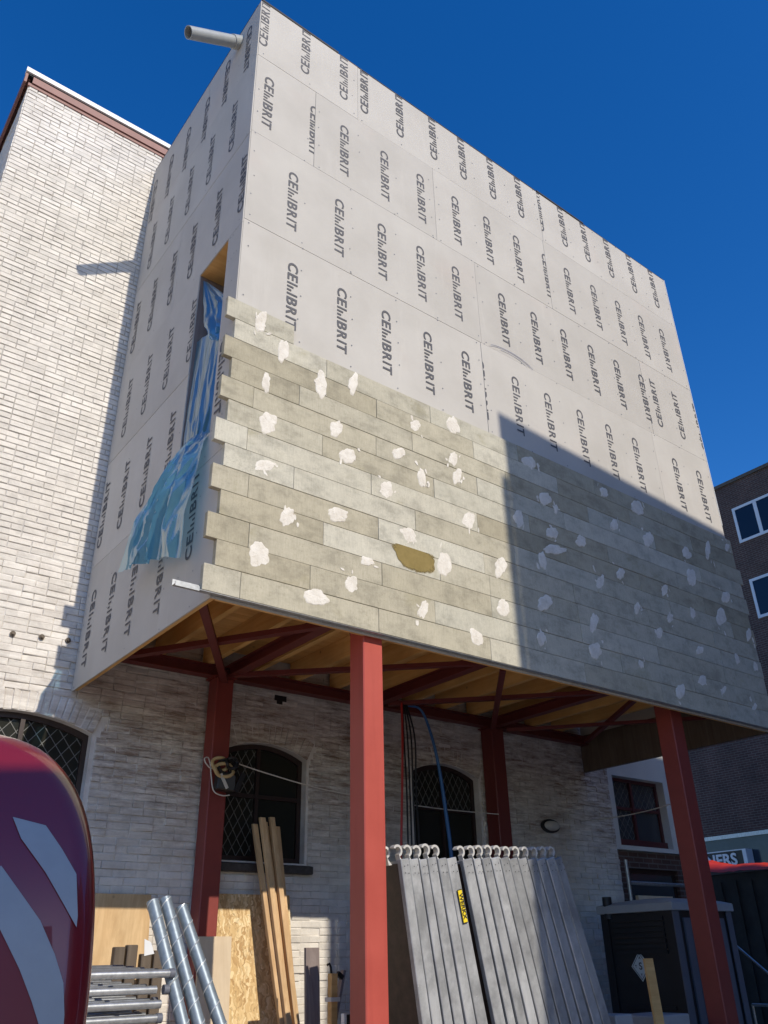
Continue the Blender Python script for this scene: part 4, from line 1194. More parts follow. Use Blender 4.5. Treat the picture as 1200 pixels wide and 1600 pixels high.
for zi in range(4):
    for xi in range(3):
        x = 4.3+xi*2.6; z = 1.5+zi*2.9; y = YB-0.094*(x-xe)
        f = MB(); f.hexa([(x, y+0.004, z), (x+1.4, y-0.128, z), (x+1.4, y-0.09, z), (x, y+0.04, z)], [(x, y+0.004, z+1.5), (x+1.4, y-0.128, z+1.5), (x+1.4, y-0.09, z+1.5), (x, y+0.04, z+1.5)])
        f.build('window', M['glassblue'], op)

nb = thing('neighbour_building', 'pale plastered building standing left of the old brick building', 'building', (-12, 6, 0))  # added out of view to bounce warm light onto the left face
mb = MB(); mb.box(-30, -3.4, 5.2, 13, 0, 9.4); mb.build('plastered_wall', M['palerender'], nb)
mb = MB(); mb.box(-30.2, -3.2, 5.0, 13.2, 9.402, 9.6); mb.build('roof_edge', M['membrane'], nb)
for zi in range(3):
    for xi in range(8):
        x = -6.0-xi*3.0; z = 1.0+zi*2.9
        mb = MB(); mb.box(x, x+1.1, 5.16, 5.198, z, z+1.5); mb.build('window', M['glassblue'], nb)  # window of the unseen block added for bounce light

# ---------------------------------------------------------------- red machine at the left edge
MP = Vector((-1.53, -2.17, 1.8536))
Mn = Vector((-.30076794, -.93238061, .20051196)); Mu = Vector((.95170862, -.30700278, 0)); Mv = Vector((.06155773, .19082896, .97969125))
mach = thing('construction_machine', 'glossy dark red construction machine with pale slanting stripes at the left edge', 'construction machine', (-2.0, -2.0, 0))
OUT = [(-0.091, 0.254), (-0.065, 0.248), (-0.037, 0.236), (-0.003, 0.211), (0.027, 0.181), (0.053, 0.144), (0.072, 0.103), (0.086, 0.058), (0.099, -0.01), (0.104, -0.065), (0.107, -0.117), (0.108, -0.166), (0.106, -0.213), (0.099, -0.30), (0.088, -0.40), (0.060, -0.47), (0.0, -0.50)]
OUT = [(x*2, y*2) for x, y in OUT]
OUT = [(x, y+0.135*max(0.0, min(1.0, (y+0.25)/0.7))) for x, y in OUT]
CXm = -0.62
full = [(2*CXm-x, y) for x, y in OUT[::-1]]+[(CXm-0.2, 0.68), (CXm+0.2, 0.68)]+OUT
# orientation is clockwise from lower left over the top to lower right
def densify(pl, n=120):
    L = [0]
    for a, b in zip(pl, pl[1:]+pl[:1]): L.append(L[-1]+math.hypot(b[0]-a[0], b[1]-a[1]))
    out = []
    for k in range(n):
        s = L[-1]*k/n; i = max(j for j in range(len(pl)) if L[j] <= s); a, b = pl[i], pl[(i+1)%len(pl)]; t = (s-L[i])/max(1e-9, L[i+1]-L[i])
        out.append((a[0]+(b[0]-a[0])*t, a[1]+(b[1]-a[1])*t))
    for _ in range(2):
        out = [((out[i-1][0]+2*out[i][0]+out[(i+1)%n][0])/4, (out[i-1][1]+2*out[i][1]+out[(i+1)%n][1])/4) for i in range(n)]
    return out
ol = densify(full)
cy_ = 0.02
def dome(x, y):
    """height of the gently crowned face over its base plane"""
    return -0.34*(y-(-0.25))**2*(1 if y > -0.25 else 0.25) - 0.10*(x-CXm)**2
def fr_pt(x, y, h): return MP+Mu*x+Mv*y+Mn*h
rings = []
RR = 0.085
nrm = []
n = len(ol)
for i in range(n):
    a, b = ol[i-1], ol[(i+1)%n]; tx, ty = b[0]-a[0], b[1]-a[1]; l = math.hypot(tx, ty); nrm.append((ty/l, -tx/l))
inner_sign = -1 if (nrm[n//4][1] > 0) else 1
# pick the sign so that the inset goes toward the middle
cxx = sum(p[0] for p in ol)/n; cyy = sum(p[1] for p in ol)/n
dsum = sum((cxx-p[0])*q[0]+(cyy-p[1])*q[1] for p, q in zip(ol, nrm)); sg_ = 1 if dsum > 0 else -1
vs = []
ringdef = [(0.0, -1.15), (0.0, -0.4)]
for k in range(9):
    t = (math.pi/2)*k/8
    ringdef.append((RR*(1-math.cos(t)), -RR+RR*math.sin(t)))
for ins, h in ringdef:
    for (x, y), (nx, ny) in zip(ol, nrm):
        xi, yi = x+nx*sg_*ins, y+ny*sg_*ins
        hh = h+(dome(xi, yi) if h > -0.3 else dome(x, y)*0)
        vs.append(fr_pt(xi, yi, hh))
last = [((x+nx*sg_*RR), (y+ny*sg_*RR)) for (x, y), (nx, ny) in zip(ol, nrm)]
for k in range(1, 9):
    s = 1-k/9
    for x, y in last:
        xi, yi = cxx+(x-cxx)*s, cyy+(y-cyy)*s
        vs.append(fr_pt(xi, yi, dome(xi, yi)))
nr = len(ringdef)+8
fs = [(j*n+i, j*n+(i+1)%n, (j+1)*n+(i+1)%n, (j+1)*n+i) for j in range(nr-1) for i in range(n)]
vs.append(fr_pt(cxx, cyy, dome(cxx, cyy))); c_i = len(vs)-1
fs += [((nr-1)*n+i, (nr-1)*n+(i+1)%n, c_i) for i in range(n)]
fs.append(tuple(range(n)))
mb = MB(); mb.add(vs, fs); mb.build('engine_cover', M['machine'], mach, smooth=True)
def stripe(poly):
    mb = MB(); pl = [(x*2, y*2) for x, y in poly]
    # subdivided strip so that it follows the crowned face
    dens = []
    m_ = len(pl)//2
    left = pl[:m_]; right = pl[m_:][::-1]
    def at(lst, t):
        s = t*(len(lst)-1); i = min(int(s), len(lst)-2); f_ = s-i
        return (lst[i][0]*(1-f_)+lst[i+1][0]*f_, lst[i][1]*(1-f_)+lst[i+1][1]*f_)
    K, J = 24, 6
    vv = []
    for k in range(K+1):
        a, b = at(left, k/K), at(right, k/K)
        for j in range(J+1):
            x, y = a[0]+(b[0]-a[0])*j/J, a[1]+(b[1]-a[1])*j/J
            vv.append(fr_pt(x, y, dome(x, y)+0.004))
    ff = [(k*(J+1)+j, k*(J+1)+j+1, (k+1)*(J+1)+j+1, (k+1)*(J+1)+j) for k in range(K) for j in range(J)]
    mb.add(vv, ff); mb.build('stripe', M['stripe'], mach, smooth=True)
stripe([(-0.049, 0.127), (0.004, 0.116), (0.035, 0.076), (0.063, 0.035), (0.074, -0.047), (0.016, 0.035)][0:1]+[(-0.03, 0.09), (0.016, 0.035), (0.045, -0.006), (0.074, -0.047)]+[(0.0735, -0.03), (0.063, 0.035), (0.035, 0.076), (0.004, 0.116), (-0.0485, 0.1275)])
stripe([(-0.075, 0.008), (-0.032, -0.056), (0.002, -0.106), (0.026, -0.148), (0.042, -0.18), (0.057, -0.211), (0.070, -0.245)]+[(0.082, -0.235), (0.076, -0.20), (0.0735, -0.165), (0.066, -0.124), (0.048, -0.086), (0.020, -0.039), (-0.051, 0.043)])
mb = MB(); mb.box(-2.9, -1.5, -2.1, -0.6, 0.55, 0.92); mb.build('turntable', M['black'], mach)
for x in (-3.0, -1.75):
    mb = MB(); mb.prism([(-2.2, 0.12), (-2.05, 0.0), (-0.5, 0.0), (-0.35, 0.12), (-0.35, 0.42), (-0.5, 0.54), (-2.05, 0.54), (-2.2, 0.42)], lambda p, t: (x+0.35*t, p[0], p[1])); mb.build('track', M['black'], mach)

# ---------------------------------------------------------------- scaffold decks leaning on the column
ordn = ['first', 'second', 'third', 'fourth', 'fifth', 'sixth', 'seventh', 'eighth', 'ninth', 'tenth', 'eleventh', 'twelfth', 'thirteenth', 'fourteenth', 'fifteenth', 'sixteenth', 'seventeenth']
TX = [1.668, 1.752, 1.849, 1.929, 2.023, 2.119, 2.276, 2.396, 2.478, 2.574, 2.673, 2.773, 2.882, 2.993, 3.099, 3.207, 3.316]
DY0, DY1 = 0.03, 0.64
def hook_mesh():
    mb = MB()
    # flat C shaped claw in local xz, opening to the left, thickness along y
    n = 14; outer = []; inner = []
    for i in range(n+1):
        t = -math.pi*0.42+math.pi*1.22*i/n
        outer.append((-0.028+0.043*math.cos(t), 0.055+0.043*math.sin(t))); inner.append((-0.028+0.027*math.cos(t), 0.055+0.027*math.sin(t)))
    outer = [(0.018, -0.035)]+outer; inner = [(-0.012, -0.035)]+inner
    for i in range(len(outer)-1):
        q = [outer[i], outer[i+1], inner[i+1], inner[i]]
        mb.prism(q, lambda p, t: (p[0], 0.0+0.05*t, p[1]))
    me = bpy.data.meshes.new('hook'); me.from_pydata(mb.v, [], mb.f); me.materials.append(M['hook']); me.update()
    bm = bmesh.new(); bm.from_mesh(me); bmesh.ops.remove_doubles(bm, verts=bm.verts, dist=1e-5); bmesh.ops.recalc_face_normals(bm, faces=bm.faces); bm.to_mesh(me); bm.free()
    return me
HOOK = hook_mesh()
for i, xt in enumerate(TX):
    ztop = 2.30+0.0042*i+rng.uniform(-.006, .006)
    lean = math.atan2(0.15+0.155*i/16, 1.0)
    Ld = ztop/math.cos(lean)-0.02
    xb = xt+math.tan(lean)*ztop
    gap = (TX[i+1]-xt if i < 16 else 0.105)
    th = min(gap*0.93, 0.102)*math.cos(lean)
    if i == 5: th = 0.098
    ax = Vector((-math.sin(lean), 0, math.cos(lean))); tx = Vector((math.cos(lean), 0, math.sin(lean)))
    o0 = Vector((xb, 0, 0.0))
    if i == 0: lab = 'leftmost scaffold deck of the leaning row, its dark plywood face showing'
    elif i == 5: lab = 'scaffold deck with the yellow lettered label on its edge, left of the dark gap'
    elif i == 16: lab = 'rightmost scaffold deck at the shaded end of the leaning row'
    elif i == 6: lab = 'scaffold deck standing just right of the dark gap beside the yellow labelled one'
    else: lab = ordn[i]+' aluminium edged scaffold deck from the left in the leaning row'
    t = thing('scaffold_deck', lab, 'scaffold deck', (xb, DY0, 0), 'scaffold decks leaning in a row beside the red column')
    def bx(mb, u0, u1, y0, y1, w0, w1):
        q = [(u0, y0), (u1, y0), (u1, y1), (u0, y1)]
        mb.hexa([o0+tx*u+Vector((0, y, 0))+ax*w0 for u, y in q], [o0+tx*u+Vector((0, y, 0))+ax*w1 for u, y in q])
    for (ya, yb) in ((DY0, DY0+0.045), (DY1-0.045, DY1)):
        mb = MB(); yo = rng.uniform(-.006, .006) if ya == DY0 else 0
        bx(mb, 0, th, ya+yo, yb, 0.02, Ld-0.005); 
        mb.build('side_rail', M['alu'], t, bevel=0.005)
    mb = MB(); bx(mb, 0.003, 0.015, DY0+0.046, DY1-0.046, 0.02, Ld-0.03); mb.build('plywood_face', M['darkply'], t)
    mb = MB(); bx(mb, 0.016, th-0.003, DY0+0.046, DY1-0.046, Ld-0.09, Ld-0.012); mb.build('end_rail', M['alu'], t)
    # rivets on the front rail head
    mb = MB()
    for (u, w) in ((0.3, 0.055), (0.7, 0.05), (0.3, 0.10), (0.7, 0.105)):
        c = o0+tx*th*u+ax*(Ld-w)+Vector((0, DY0-0.0075, 0)); disc(mb, c, Vector((0,-1,0)), Vector((1,0,0)), 0.0045)
    mb.build('rivets', M['black'], t)
    rot = Matrix((tx, Vector((0,1,0)), ax)).transposed()
    if i != 5:
        link_mesh('hook', HOOK, t, tuple(o0+tx*th*0.55+ax*(Ld+0.0)+Vector((0, DY0+0.035, 0))-t.location), rot)
    if i == 0:
        link_mesh('hook', HOOK, t, tuple(o0+tx*(-0.022)+ax*(Ld+0.0)+Vector((0, DY0+0.10, 0))-t.location), rot)
    if i == 5:
        wl = (ztop-1.985)/math.cos(lean)
        yl = DY0-0.0085
        bl = MB(); bx(bl, th*0.32, th*0.80, yl, yl+0.002, Ld-wl-0.115, Ld-wl+0.115); lb = bl.build('label_edge', M['black'], t)
        bl = MB(); bx(bl, th*0.36, th*0.76, yl-0.002, yl-0.0003, Ld-wl-0.109, Ld-wl+0.109); lb = bl.build('label_sticker', M['yellow'], t, label='yellow sticker with black letters')
        me = text_mesh('WERKX', 0.050, 0.0014, 'CENTER', 1.0); mesh_mat(me, M['black'])
        c = o0+tx*(th*0.56)+ax*(Ld-wl)+Vector((0, yl-0.004, 0))-t.location
        link_mesh('lettering', me, lb, tuple(c), Matrix((-ax, tx, Vector((0,-1,0)))).transposed())

# ---------------------------------------------------------------- spiral ducts
def duct(top, bot, r_, label):
    top = Vector(top); bot = Vector(bot)
    d = (top-bot).normalized()
    base = bot-d*(bot.z/d.z) if d.z else bot
    base = base+Vector((0, 0, 0.0)); base = bot+(bot-top).normalized()*((bot.z-0.04)/d.z)
    t = thing('spiral_duct', label, 'duct', tuple(base), 'galvanised spiral ducts leaning beside the red machine')
    mb = MB(); mb.pipe(base, top, r_, r_-0.004, 28); mb.build('tube', M['duct'], t, smooth=True)
    u = d.cross(Vector((0,1,0))).normalized(); w = d.cross(u)
    L = (top-base).length; pitch = 0.135; turns = L/pitch
    pts = [base+d*(L*s/(turns*14))+(u*math.cos(2*math.pi*s/14)+w*math.sin(2*math.pi*s/14))*(r_+0.0004) for s in range(int(turns*14)+1)]
    mb = MB(); mb.tube(pts, 0.0042, 5); mb.build('seam', M['ductseam'], t, smooth=True)
    return t
duct((0.186, 0.90, 2.02), (0.345, 0.60, 1.30), 0.041, 'leftmost galvanised spiral duct leaning above the galvanised frames')
duct((0.280, 0.91, 2.04), (0.452, 0.60, 1.30), 0.041, 'middle one of three leaning galvanised spiral ducts, touching the left one')
duct((0.402, 0.90, 1.99), (0.600, 0.60, 1.30), 0.041, 'rightmost spiral duct of the three, standing apart beside the pale board')


# ---------------------------------------------------------------- stacked galvanised frames
flab = ['topmost galvanised tube frame of the stack beside the spiral ducts', 'second galvanised tube frame from the top of the stack beside the ducts', 'third galvanised tube frame from the top of the stack beside the ducts',
        'fourth galvanised tube frame from the top of the stack beside the ducts', 'fifth galvanised tube frame down the stack beside the ducts', 'lowest visible galvanised tube frame of the stack beside the ducts']
for i in range(6):
    z = 1.575-i*0.078 + (0.0 if i else 0.012)
    x1 = 0.245+0.03*((i*37) % 3)-0.05*(i % 2); x0 = -1.25
    t = thing('scaffold_guardrail', flab[i], 'scaffold guardrail', ((x0+x1)/2, 0.9, z-0.025), 'galvanised tube frames stacked beside the ducts')
    for y in (0.66, 0.84, 1.02, 1.20, 1.38):
        mb = MB(); zz = z+0.045*(y-0.66); mb.tube([(x0, y+0.02*(i % 2), zz), (x1-0.02*(y > 1)-0.05*((i*7+int(y*50)) % 3), y+0.02*(i % 2), zz)], 0.022 if y > 0.7 else 0.025, 14); mb.build('tube', M['galv'], t, smooth=True)
    for x in (x1-0.30, x1-0.66, x1-1.1):
        mb = MB(); mb.tube([(x, 0.675+0.02*(i % 2), z-0.002), (x, 1.37, z-0.002)], 0.016, 10); mb.build('crossbar', M['galv'], t, smooth=True)
    for y in (0.66, 1.02):
        mb = MB(); mb.tube([(x1-0.0, y+0.02*(i % 2), z), (x1+0.035, y+0.02*(i % 2), z)], 0.0285, 12); mb.build('end_socket', M['toiletgrey'], t, smooth=True)
rk = thing('pallet_stack', 'stack of timber pallets carrying the galvanised tube frames', 'pallets', (-0.5, 1.0, 0))
for k in range(7):
    z = k*0.156
    mb = MB(); mb.box(-1.2, 0.1, 0.62, 1.42, z+0.12, z+0.1545); mb.build('deck_board', M['greywood'], rk)
    for x in (-1.15, -0.55, 0.0):
        mb = MB(); mb.box(x, x+0.09, 0.62, 1.42, z, z+0.119); mb.build('bearer', M['greywood'], rk)

# ---------------------------------------------------------------- sheets and timber against the wall
def lean_board(name, label, cat, x0, x1, ztop, ytop, ybot, th, mat, skew=0.0, group=None, part=None, zb=0.0):
    """upright board leaning back: bottom edge at ybot, top edge at ytop; skew moves the top sideways"""
    mb = MB()
    mb.hexa([(x0, ybot-th, zb), (x1, ybot-th, zb), (x1, ybot, zb), (x0, ybot, zb)],
            [(x0+skew, ytop-th, ztop), (x1+skew, ytop-th, ztop), (x1+skew, ytop, ztop), (x0+skew, ytop, ztop)])
    return mb.build(name, mat, base=((x0+x1)/2, ybot, zb), label=label, cat=cat, group=group)
lean_board('plywood_sheet', 'knotty plywood sheet leaning on the white brick wall behind the ducts', 'plywood sheet', -0.25, 0.97, 2.19, 2.775, 2.55, 0.018, M['ply'])
lean_board('osb_sheet', 'flaky golden strand board leaning on the wall below the left arched window', 'strand board', 1.60, 2.42, 2.215, 2.775, 2.45, 0.018, M['osb'])
lean_board('pale_board', 'smooth pale board standing between the spiral ducts and the strand board', 'board', 1.32, 1.64, 1.845, 2.47, 2.36, 0.02, M['palepine'])
plabs = ['leftmost of the short dark timber posts before the plywood', 'taller dark timber post with a black end mark before the plywood', 'dark timber post with a torn white paper tag before the plywood', 'dark timber post half hidden behind the left duct']
for i, (x, zt) in enumerate(((0.557, 1.768), (0.664, 1.782), (0.79, 1.716), (0.90, 1.74))):
    mb = MB(); mb.box(x-0.044, x+0.044, 2.30, 2.37, 0, zt)
    mb.build('timber_post', M['darkpost'], base=(x, 2.33, 0), label=plabs[i], cat='timber post', group='dark timber posts in front of the plywood', bevel=0.006)
mb = MB(); mb.add([(0.765, 2.296, 1.70), (0.85, 2.294, 1.715), (0.815, 2.30, 1.80), (0.755, 2.301, 1.825)], [(0, 1, 2, 3)])
mb.add([(0.765, 2.299, 1.70), (0.85, 2.297, 1.715), (0.815, 2.303, 1.80), (0.755, 2.304, 1.825)], [(3, 2, 1, 0)])
mb.build('paper_tag', M['whitepvc'], base=(0.8, 2.3, 1.7), label='torn white paper tag on top of a dark timber post', cat='paper tag')
# long pine battens
bl = ['leftmost pine batten of the bundle leaning on the window', 'second pine batten from the left, standing a little proud of the bundle', 'middle pine batten of the leaning bundle',
      'tall pine batten just left of the broad one', 'broadest pine batten at the right of the leaning bundle']
for i, (xt, zt, xb, wd, dy) in enumerate(((1.915, 2.845, 2.205, 0.050, 0.0), (1.967, 2.905, 2.225, 0.056, -0.047), (2.026, 2.872, 2.262, 0.050, 0.0), (2.078, 2.915, 2.29, 0.052, -0.047), (2.132, 2.845, 2.232, 0.118, 0.047))):
    mb = MB(); yb, yt = 2.10+dy, 2.70+dy; dd = 0.045
    mb.hexa([(xb, yb-dd, 0), (xb+wd, yb-dd, 0), (xb+wd, yb, 0), (xb, yb, 0)], [(xt, yt-dd, zt), (xt+wd, yt-dd, zt), (xt+wd, yt, zt), (xt, yt, zt)])
    mb.build('pine_batten', M['pine'], base=(xb+wd/2, yb, 0), label=bl[i], cat='batten', group='pine battens leaning on the arched window', bevel=0.003)
# grey plank, wooden prop with strap, slanting batten, dark box
lean_board('grey_plank', 'grey weathered plank standing at the lit wall left of the front column', 'plank', 1.90, 2.035, 1.738, 1.75, 1.55, 0.03, M['greywood'], 0.065)
pr = thing('timber_prop', 'orange tinted timber prop with a strap, standing before the grey plank', 'timber prop', (2.05, 1.45, 0))
mb = MB(); mb.box(2.015, 2.075, 1.40, 1.46, 0, 1.545); mb.build('post', M['pinex'], pr, bevel=0.003)
mb = MB(); mb.box(2.0, 2.09, 1.385, 1.475, 1.345, 1.375); mb.build('strap', M['cord'], pr)
mb = MB(); mb.tube([(2.03, 1.43, 1.545), (2.025, 1.43, 1.59), (2.01, 1.43, 1.615), (1.99, 1.43, 1.605)], 0.010, 8); mb.build('hook', M['black'], pr, smooth=True)
mb = MB(); mb.bar((2.085, 1.42, 1.545), (2.135, 1.42, 1.51), 0.03, 0.035); mb.build('clamp_grip', M['black'], pr)
mb = MB(); mb.bar((1.86, 1.55, 0.02), (2.34, 1.7, 1.56), 0.025, 0.05, (0, 1, 0)); mb.build('slanting_batten', M['greywood'], base=(1.86, 1.55, 0), label='thin batten slanting up towards the front red column', cat='batten')
bxo = thing('dark_panel', 'black panel with a white edge strip standing behind the front red column', 'panel', (2.25, 1.2, 0))
mb = MB(); mb.box(2.01, 2.22, 1.18, 1.22, 0, 1.262); mb.build('face', M['black'], bxo)
mb = MB(); mb.box(1.985, 2.008, 1.178, 1.222, 0, 1.27); mb.build('edge_strip', M['whitemetal'], bxo)

# ---------------------------------------------------------------- floodlight, cords and cables
fl = thing('floodlight', 'small black floodlight with coiled tan cable tied to the shaded column', 'floodlight', (1.42, 2.5, 3.1))
mb = MB(); mb.hexa([(1.38, 2.45, 3.10), (1.56, 2.40, 3.08), (1.56, 2.52, 3.08), (1.38, 2.54, 3.10)], [(1.40, 2.43, 3.25), (1.55, 2.38, 3.23), (1.55, 2.50, 3.26), (1.40, 2.53, 3.27)]); mb.build('body', M['black'], fl, bevel=0.01)
mb = MB(); mb.bar((1.395, 2.41, 3.235), (1.475, 2.41, 3.105), 0.028, 0.012, (0, 1, 0)); mb.build('lamp_glass', M['lampglass'], fl)
mb = MB(); mb.bar((1.56, 2.40, 3.08), (1.635, 2.40, 3.26), 0.05, 0.02, (0, 1, 0)); mb.build('barn_door', M['black'], fl)
for k, (cx, cz, rx, rz) in enumerate(((1.40, 3.33, 0.085, 0.06), (1.47, 3.31, 0.10, 0.065), (1.43, 3.27, 0.10, 0.06), (1.50, 3.34, 0.06, 0.05))):
    mb = MB(); mb.tube([(cx+rx*math.cos(2*math.pi*i/20), 2.45-0.02*k+0.01*math.sin(i), cz+rz*math.sin(2*math.pi*i/20)) for i in range(21)], 0.017, 8, False); mb.build('cable_coil', M['tan'] if k % 2 == 0 else M['black'], fl, smooth=True)
def cord(name, pts, r_, mat, label, cat, group=None, sub=8):
    # Catmull-Rom through the points
    P_ = [Vector(p) for p in pts]; P_ = [P_[0]*2-P_[1]]+P_+[P_[-1]*2-P_[-2]]
    out = []
    for i in range(1, len(P_)-2):
        for k in range(sub):
            t = k/sub; a, b, c, d = P_[i-1:i+3]
            out.append(0.5*((2*b)+(c-a)*t+(2*a-5*b+4*c-d)*t*t+(3*b-a-3*c+d)*t**3))
    out.append(P_[-2])
    mb = MB(); mb.tube(out, r_, 8); return mb.build(name, mat, base=tuple(out[0]), label=label, cat=cat, group=group, smooth=True)
cord('cord', [(1.50, 2.48, 3.385), (1.9, 2.48, 3.31), (2.6, 2.49, 3.215), (3.4, 2.50, 3.17), (4.3, 2.53, 3.15), (5.26, 2.585, 3.17)], 0.006, M['cord'], 'white cord strung from the floodlight across to the dark column', 'cord')
cord('cord', [(5.33, 2.585, 3.175), (6.0, 2.2, 3.07), (6.3, 1.9, 3.02)], 0.004, M['cord'], 'short loose white cord end beyond the dark column', 'cord') if False else None
cord('cord', [(7.05, 2.80, 3.24), (6.7, 2.0, 3.16), (6.2, 1.1, 3.09), (5.75, 0.30, 3.06)], 0.006, M['cord'], 'white cord running across the annex window to the right hand column', 'cord')
cord('cord', [(1.47, 2.50, 3.37), (1.36, 2.52, 3.30), (1.30, 2.53, 3.33), (1.27, 2.53, 3.38), (1.31, 2.53, 3.395), (1.34, 2.53, 3.32), (1.335, 2.48, 3.20), (1.36, 2.46, 3.08), (1.45, 2.46, 3.045), (1.53, 2.46, 3.055)], 0.006, M['cord'], 'loop of white cord hanging round the floodlight', 'cord')
cord('red_cable', [(3.60, 2.35, 4.24), (3.58, 2.33, 3.8), (3.55, 2.32, 3.3), (3.50, 2.30, 2.7), (3.47, 2.3, 2.0), (3.5, 2.3, 0.02)], 0.013, M['cablered'], 'red cable hanging down from the soffit behind the scaffold decks', 'cable')
for k in range(4):
    x = 3.61+k*0.045
    cord('black_cable', [(3.62+0.02*k, 2.36, 4.24), (x, 2.34-0.01*k, 3.85), (x+0.01, 2.33, 3.3), (x-0.01+0.006*k, 2.31, 2.7), (x-0.02, 2.30, 2.0), (x, 2.3, 0.02)], 0.010, M['cableblack'],
         ['leftmost black cable of the bunch, next to the red cable', 'second black cable of the bunch from the red cable', 'third black cable of the bunch from the red cable', 'outermost black cable of the bunch, farthest from the red cable'][k], 'cable', 'black cables hanging in a bunch')
cord('blue_hose', [(3.72, 2.4, 4.24), (3.90, 2.36, 4.20), (4.02, 2.33, 3.9), (4.10, 2.31, 3.5), (4.16, 2.30, 3.0), (4.20, 2.30, 2.6), (4.22, 2.3, 1.8), (4.25, 2.3, 0.02)], lambda t: 0.012+0.010*min(1, t*1.8), M['cableblue'], 'blue hose curving down from the soffit in front of the right arched window', 'hose')
wl = thing('wall_lamp', 'oval bulkhead lamp on the white brick wall above the decks', 'wall lamp', (6.42, WY, 3.13))
mb = MB(); ring = []
def ell(rx, rz, y, n=20): return [(6.42+rx*math.cos(2*math.pi*k/n), y, 3.135+rz*math.sin(2*math.pi*k/n)) for k in range(n)]
def lathe_e(rs, mat, nm):
    mb = MB(); n = 20; vs = []; 
    for rx, rz, y in rs: vs += ell(rx, rz, y)
    fs = [(j*n+k, j*n+(k+1)%n, (j+1)*n+(k+1)%n, (j+1)*n+k) for j in range(len(rs)-1) for k in range(n)]+[tuple((len(rs)-1)*n+k for k in range(n))]
    mb.add(vs, fs); mb.build(nm, mat, wl, smooth=True)
lathe_e([(0.17, 0.085, WY-0.008), (0.17, 0.085, WY-0.04), (0.15, 0.07, WY-0.05)], M['black'], 'housing')
lathe_e([(0.14, 0.062, WY-0.051), (0.12, 0.055, WY-0.085), (0.06, 0.03, WY-0.11)], M['lampglass'], 'glass_cover')

# ---------------------------------------------------------------- portable toilet
TX0, TX1, TY0, TY1 = 6.30, 7.42, 1.07, 2.06
tl = thing('portable_toilet', 'dark portable toilet with a pale roof and diamond badge behind the shaded column', 'portable toilet', ((TX0+TX1)/2, (TY0+TY1)/2, 0))
mb = MB(); mb.box(TX0+0.012, TX1-0.012, TY0+0.012, TY1-0.012, 0.14, 2.05); mb.build('cabin', M['toilet'], tl)
mb = MB(); mb.box(TX0-0.03, TX1+0.03, TY0-0.03, TY1+0.03, 0.0, 0.138); mb.build('skid_base', M['toiletgrey'], tl)
# ribs of the side wall
for k in range(7):
    z = 1.98-k*0.055
    mb = MB(); mb.box(TX0-0.006, TX0+0.0115, TY0+0.14, TY1-0.14, z-0.019, z+0.019); mb.build('louvre', M['toilet'], tl)
for k in range(3):
    z = 1.12-k*0.06
    mb = MB(); mb.box(TX0-0.004, TX0+0.0115, TY0+0.14, TY1-0.14, z-0.017, z+0.017); mb.build('louvre', M['toilet'], tl)
for (y0, y1) in ((TY0, TY0+0.10), (TY1-0.10, TY1)):
    mb = MB(); mb.box(TX0-0.012, TX0+0.0115, y0, y1, 0.14, 2.05); mb.build('corner_post', M['toilet'], tl)
mb = MB(); mb.box(TX0-0.012, TX0+0.10, TY0-0.012, TY0-0.0005, 0.14, 2.05); mb.box(TX1-0.10, TX1, TY0-0.012, TY0-0.0005, 0.14, 2.05); mb.build('front_post', M['toiletgrey'], tl)
mb = MB(); mb.box(TX0+0.18, TX1-0.16, TY0-0.008, TY0+0.0115, 0.18, 1.98); mb.build('door', M['toiletgrey'], tl)
for k in range(3):
    x = TX0+0.30+k*0.22
    mb = MB(); mb.box(x, x+0.09, TY0-0.020, TY0-0.0085, 0.28, 1.88); mb.build('door_rib', M['toiletgrey'], tl)
mb = MB()
rz = [(-0.035, 2.052, 0), (-0.035, 2.135, 0), (0.06, 2.165, 0), (0.30, 2.20, 0), (0.5, 2.21, 0)]
def loop(ins, z): return [(TX0+ins, TY0+ins, z), (TX1-ins, TY0+ins, z), (TX1-ins, TY1-ins, z), (TX0+ins, TY1-ins, z)]
vs = []
for ins, z, _ in rz[:4]: vs += loop(ins, z)
fs = [(j*4+k, j*4+(k+1)%4, (j+1)*4+(k+1)%4, (j+1)*4+k) for j in range(3) for k in range(4)]+[(12, 13, 14, 15), (3, 2, 1, 0)]
mb.add(vs, fs); mb.build('roof', M['toiletroof'], tl, bevel=0.006)
mb = MB(); mb.tube([(TX0+0.02, TY1-0.10, 2.0), (TX0+0.02, TY1-0.10, 2.235)], 0.055, 12); mb.build('vent_pipe', M['toilet'], tl, smooth=True)
bd = MB(); cy, cz = 1.60, 1.512
bd.prism([(cy, cz-0.148), (cy+0.125, cz), (cy, cz+0.148), (cy-0.125, cz)], lambda p, t: (TX0+0.0115-0.006*t, p[0], p[1])); bd = bd.build('badge', M['badge'], tl)
bi = MB()
for (a, b) in (((cy, cz-0.128), (cy+0.108, cz)), ((cy+0.108, cz), (cy, cz+0.128)), ((cy, cz+0.128), (cy-0.108, cz)), ((cy-0.108, cz), (cy, cz-0.128))):
    bi.bar((TX0+0.0045, a[0], a[1]), (TX0+0.0045, b[0], b[1]), 0.005, 0.002, (1, 0, 0))
bi.build('badge_line', M['toilet'], bd)
rotl = Matrix(((0,0,-1),(-1,0,0),(0,1,0)))
for ch, dy, dz, s in (('S', 0, 0, 0.10), ('A', 0, 0.085, 0.036), ('T', 0.062, 0.0, 0.036), ('R', -0.062, 0.0, 0.036), ('T', 0, -0.085, 0.036)):
    me = text_mesh(ch, s, 0.0014); mesh_mat(me, M['toilet']); link_mesh('lettering', me, bd, (TX0+0.0035-tl.location.x, cy+dy-tl.location.y, cz+dz), rotl)
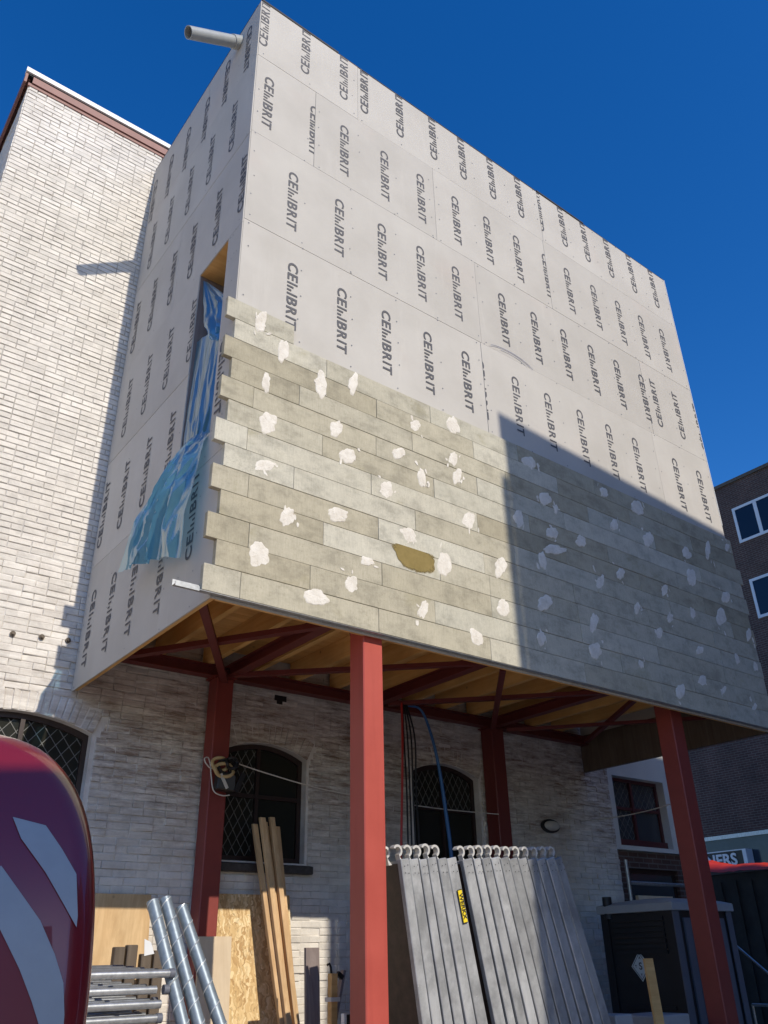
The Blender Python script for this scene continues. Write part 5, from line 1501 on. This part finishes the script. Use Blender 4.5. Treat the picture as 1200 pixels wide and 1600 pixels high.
# timber strip and blocks in front of it
lean_board('pine_strip', 'slim pine strip standing in front of the toilet badge', 'timber strip', 4.60, 4.72, 1.60, 0.32, 0.20, 0.022, M['pinex'], 0.075)
mb = MB(); mb.box(4.17, 4.40, 0.30, 0.75, 0, 1.185); mb.build('concrete_block', M['stone'], base=(4.28, 0.5, 0), label='grey block at the bottom between the decks and the pine strip', cat='block', bevel=0.01)
mb = MB(); mb.box(4.85, 5.38, 0.42, 0.85, 0, 1.14); mb.build('concrete_block', M['stone'], base=(5.1, 0.6, 0), label='wider grey block at the bottom beside the right hand column', cat='block', bevel=0.01)
# tube barrier behind the toilet
br = thing('tube_barrier', 'galvanised tube barrier standing behind the portable toilet', 'barrier', (8.1, 2.6, 0))
for x, z in ((7.62, 2.76), (9.2, 2.6)):
    mb = MB(); mb.tube([(x, 2.6, 0), (x, 2.6, z)], 0.024, 12); mb.build('upright', M['galv'], br, smooth=True)
for z in (2.475, 1.475):
    mb = MB(); mb.tube([(7.645, 2.6, z), (9.176, 2.6, z)], 0.024, 12); mb.build('rail', M['galv'], br, smooth=True)
tr = thing('timber_trestle', 'pale timber trestle standing at the annex window behind the barrier', 'timber trestle', (8.4, 2.8, 0))
for (x0, x1, z0, z1) in ((8.02, 8.80, 2.20, 2.34), (8.12, 8.20, 0, 2.198), (8.42, 8.50, 0, 2.198), (8.72, 8.80, 0, 2.198)):
    mb = MB(); mb.box(x0, x1, 2.78, 2.83, z0, z1); mb.build('stud', M['palepine'], tr)
# bars in the dark by the container
bb = thing('site_fence', 'thin tube fence panel leaning by the container at the right edge', 'fence panel', (9.2, 1.5, 0))
for (a, b) in (((9.6, 2.6, 1.85), (9.3, 0.6, 0.3)), ((9.5, 2.3, 1.0), (9.5, 0.2, 0.98)), ((9.5, 2.3, 0.0), (9.5, 2.3, 1.0)), ((9.5, 0.2, 0.0), (9.5, 0.2, 1.0))):
    mb = MB(); mb.tube([a, b], 0.018, 8); mb.build('tube', M['galv'], bb, smooth=True)
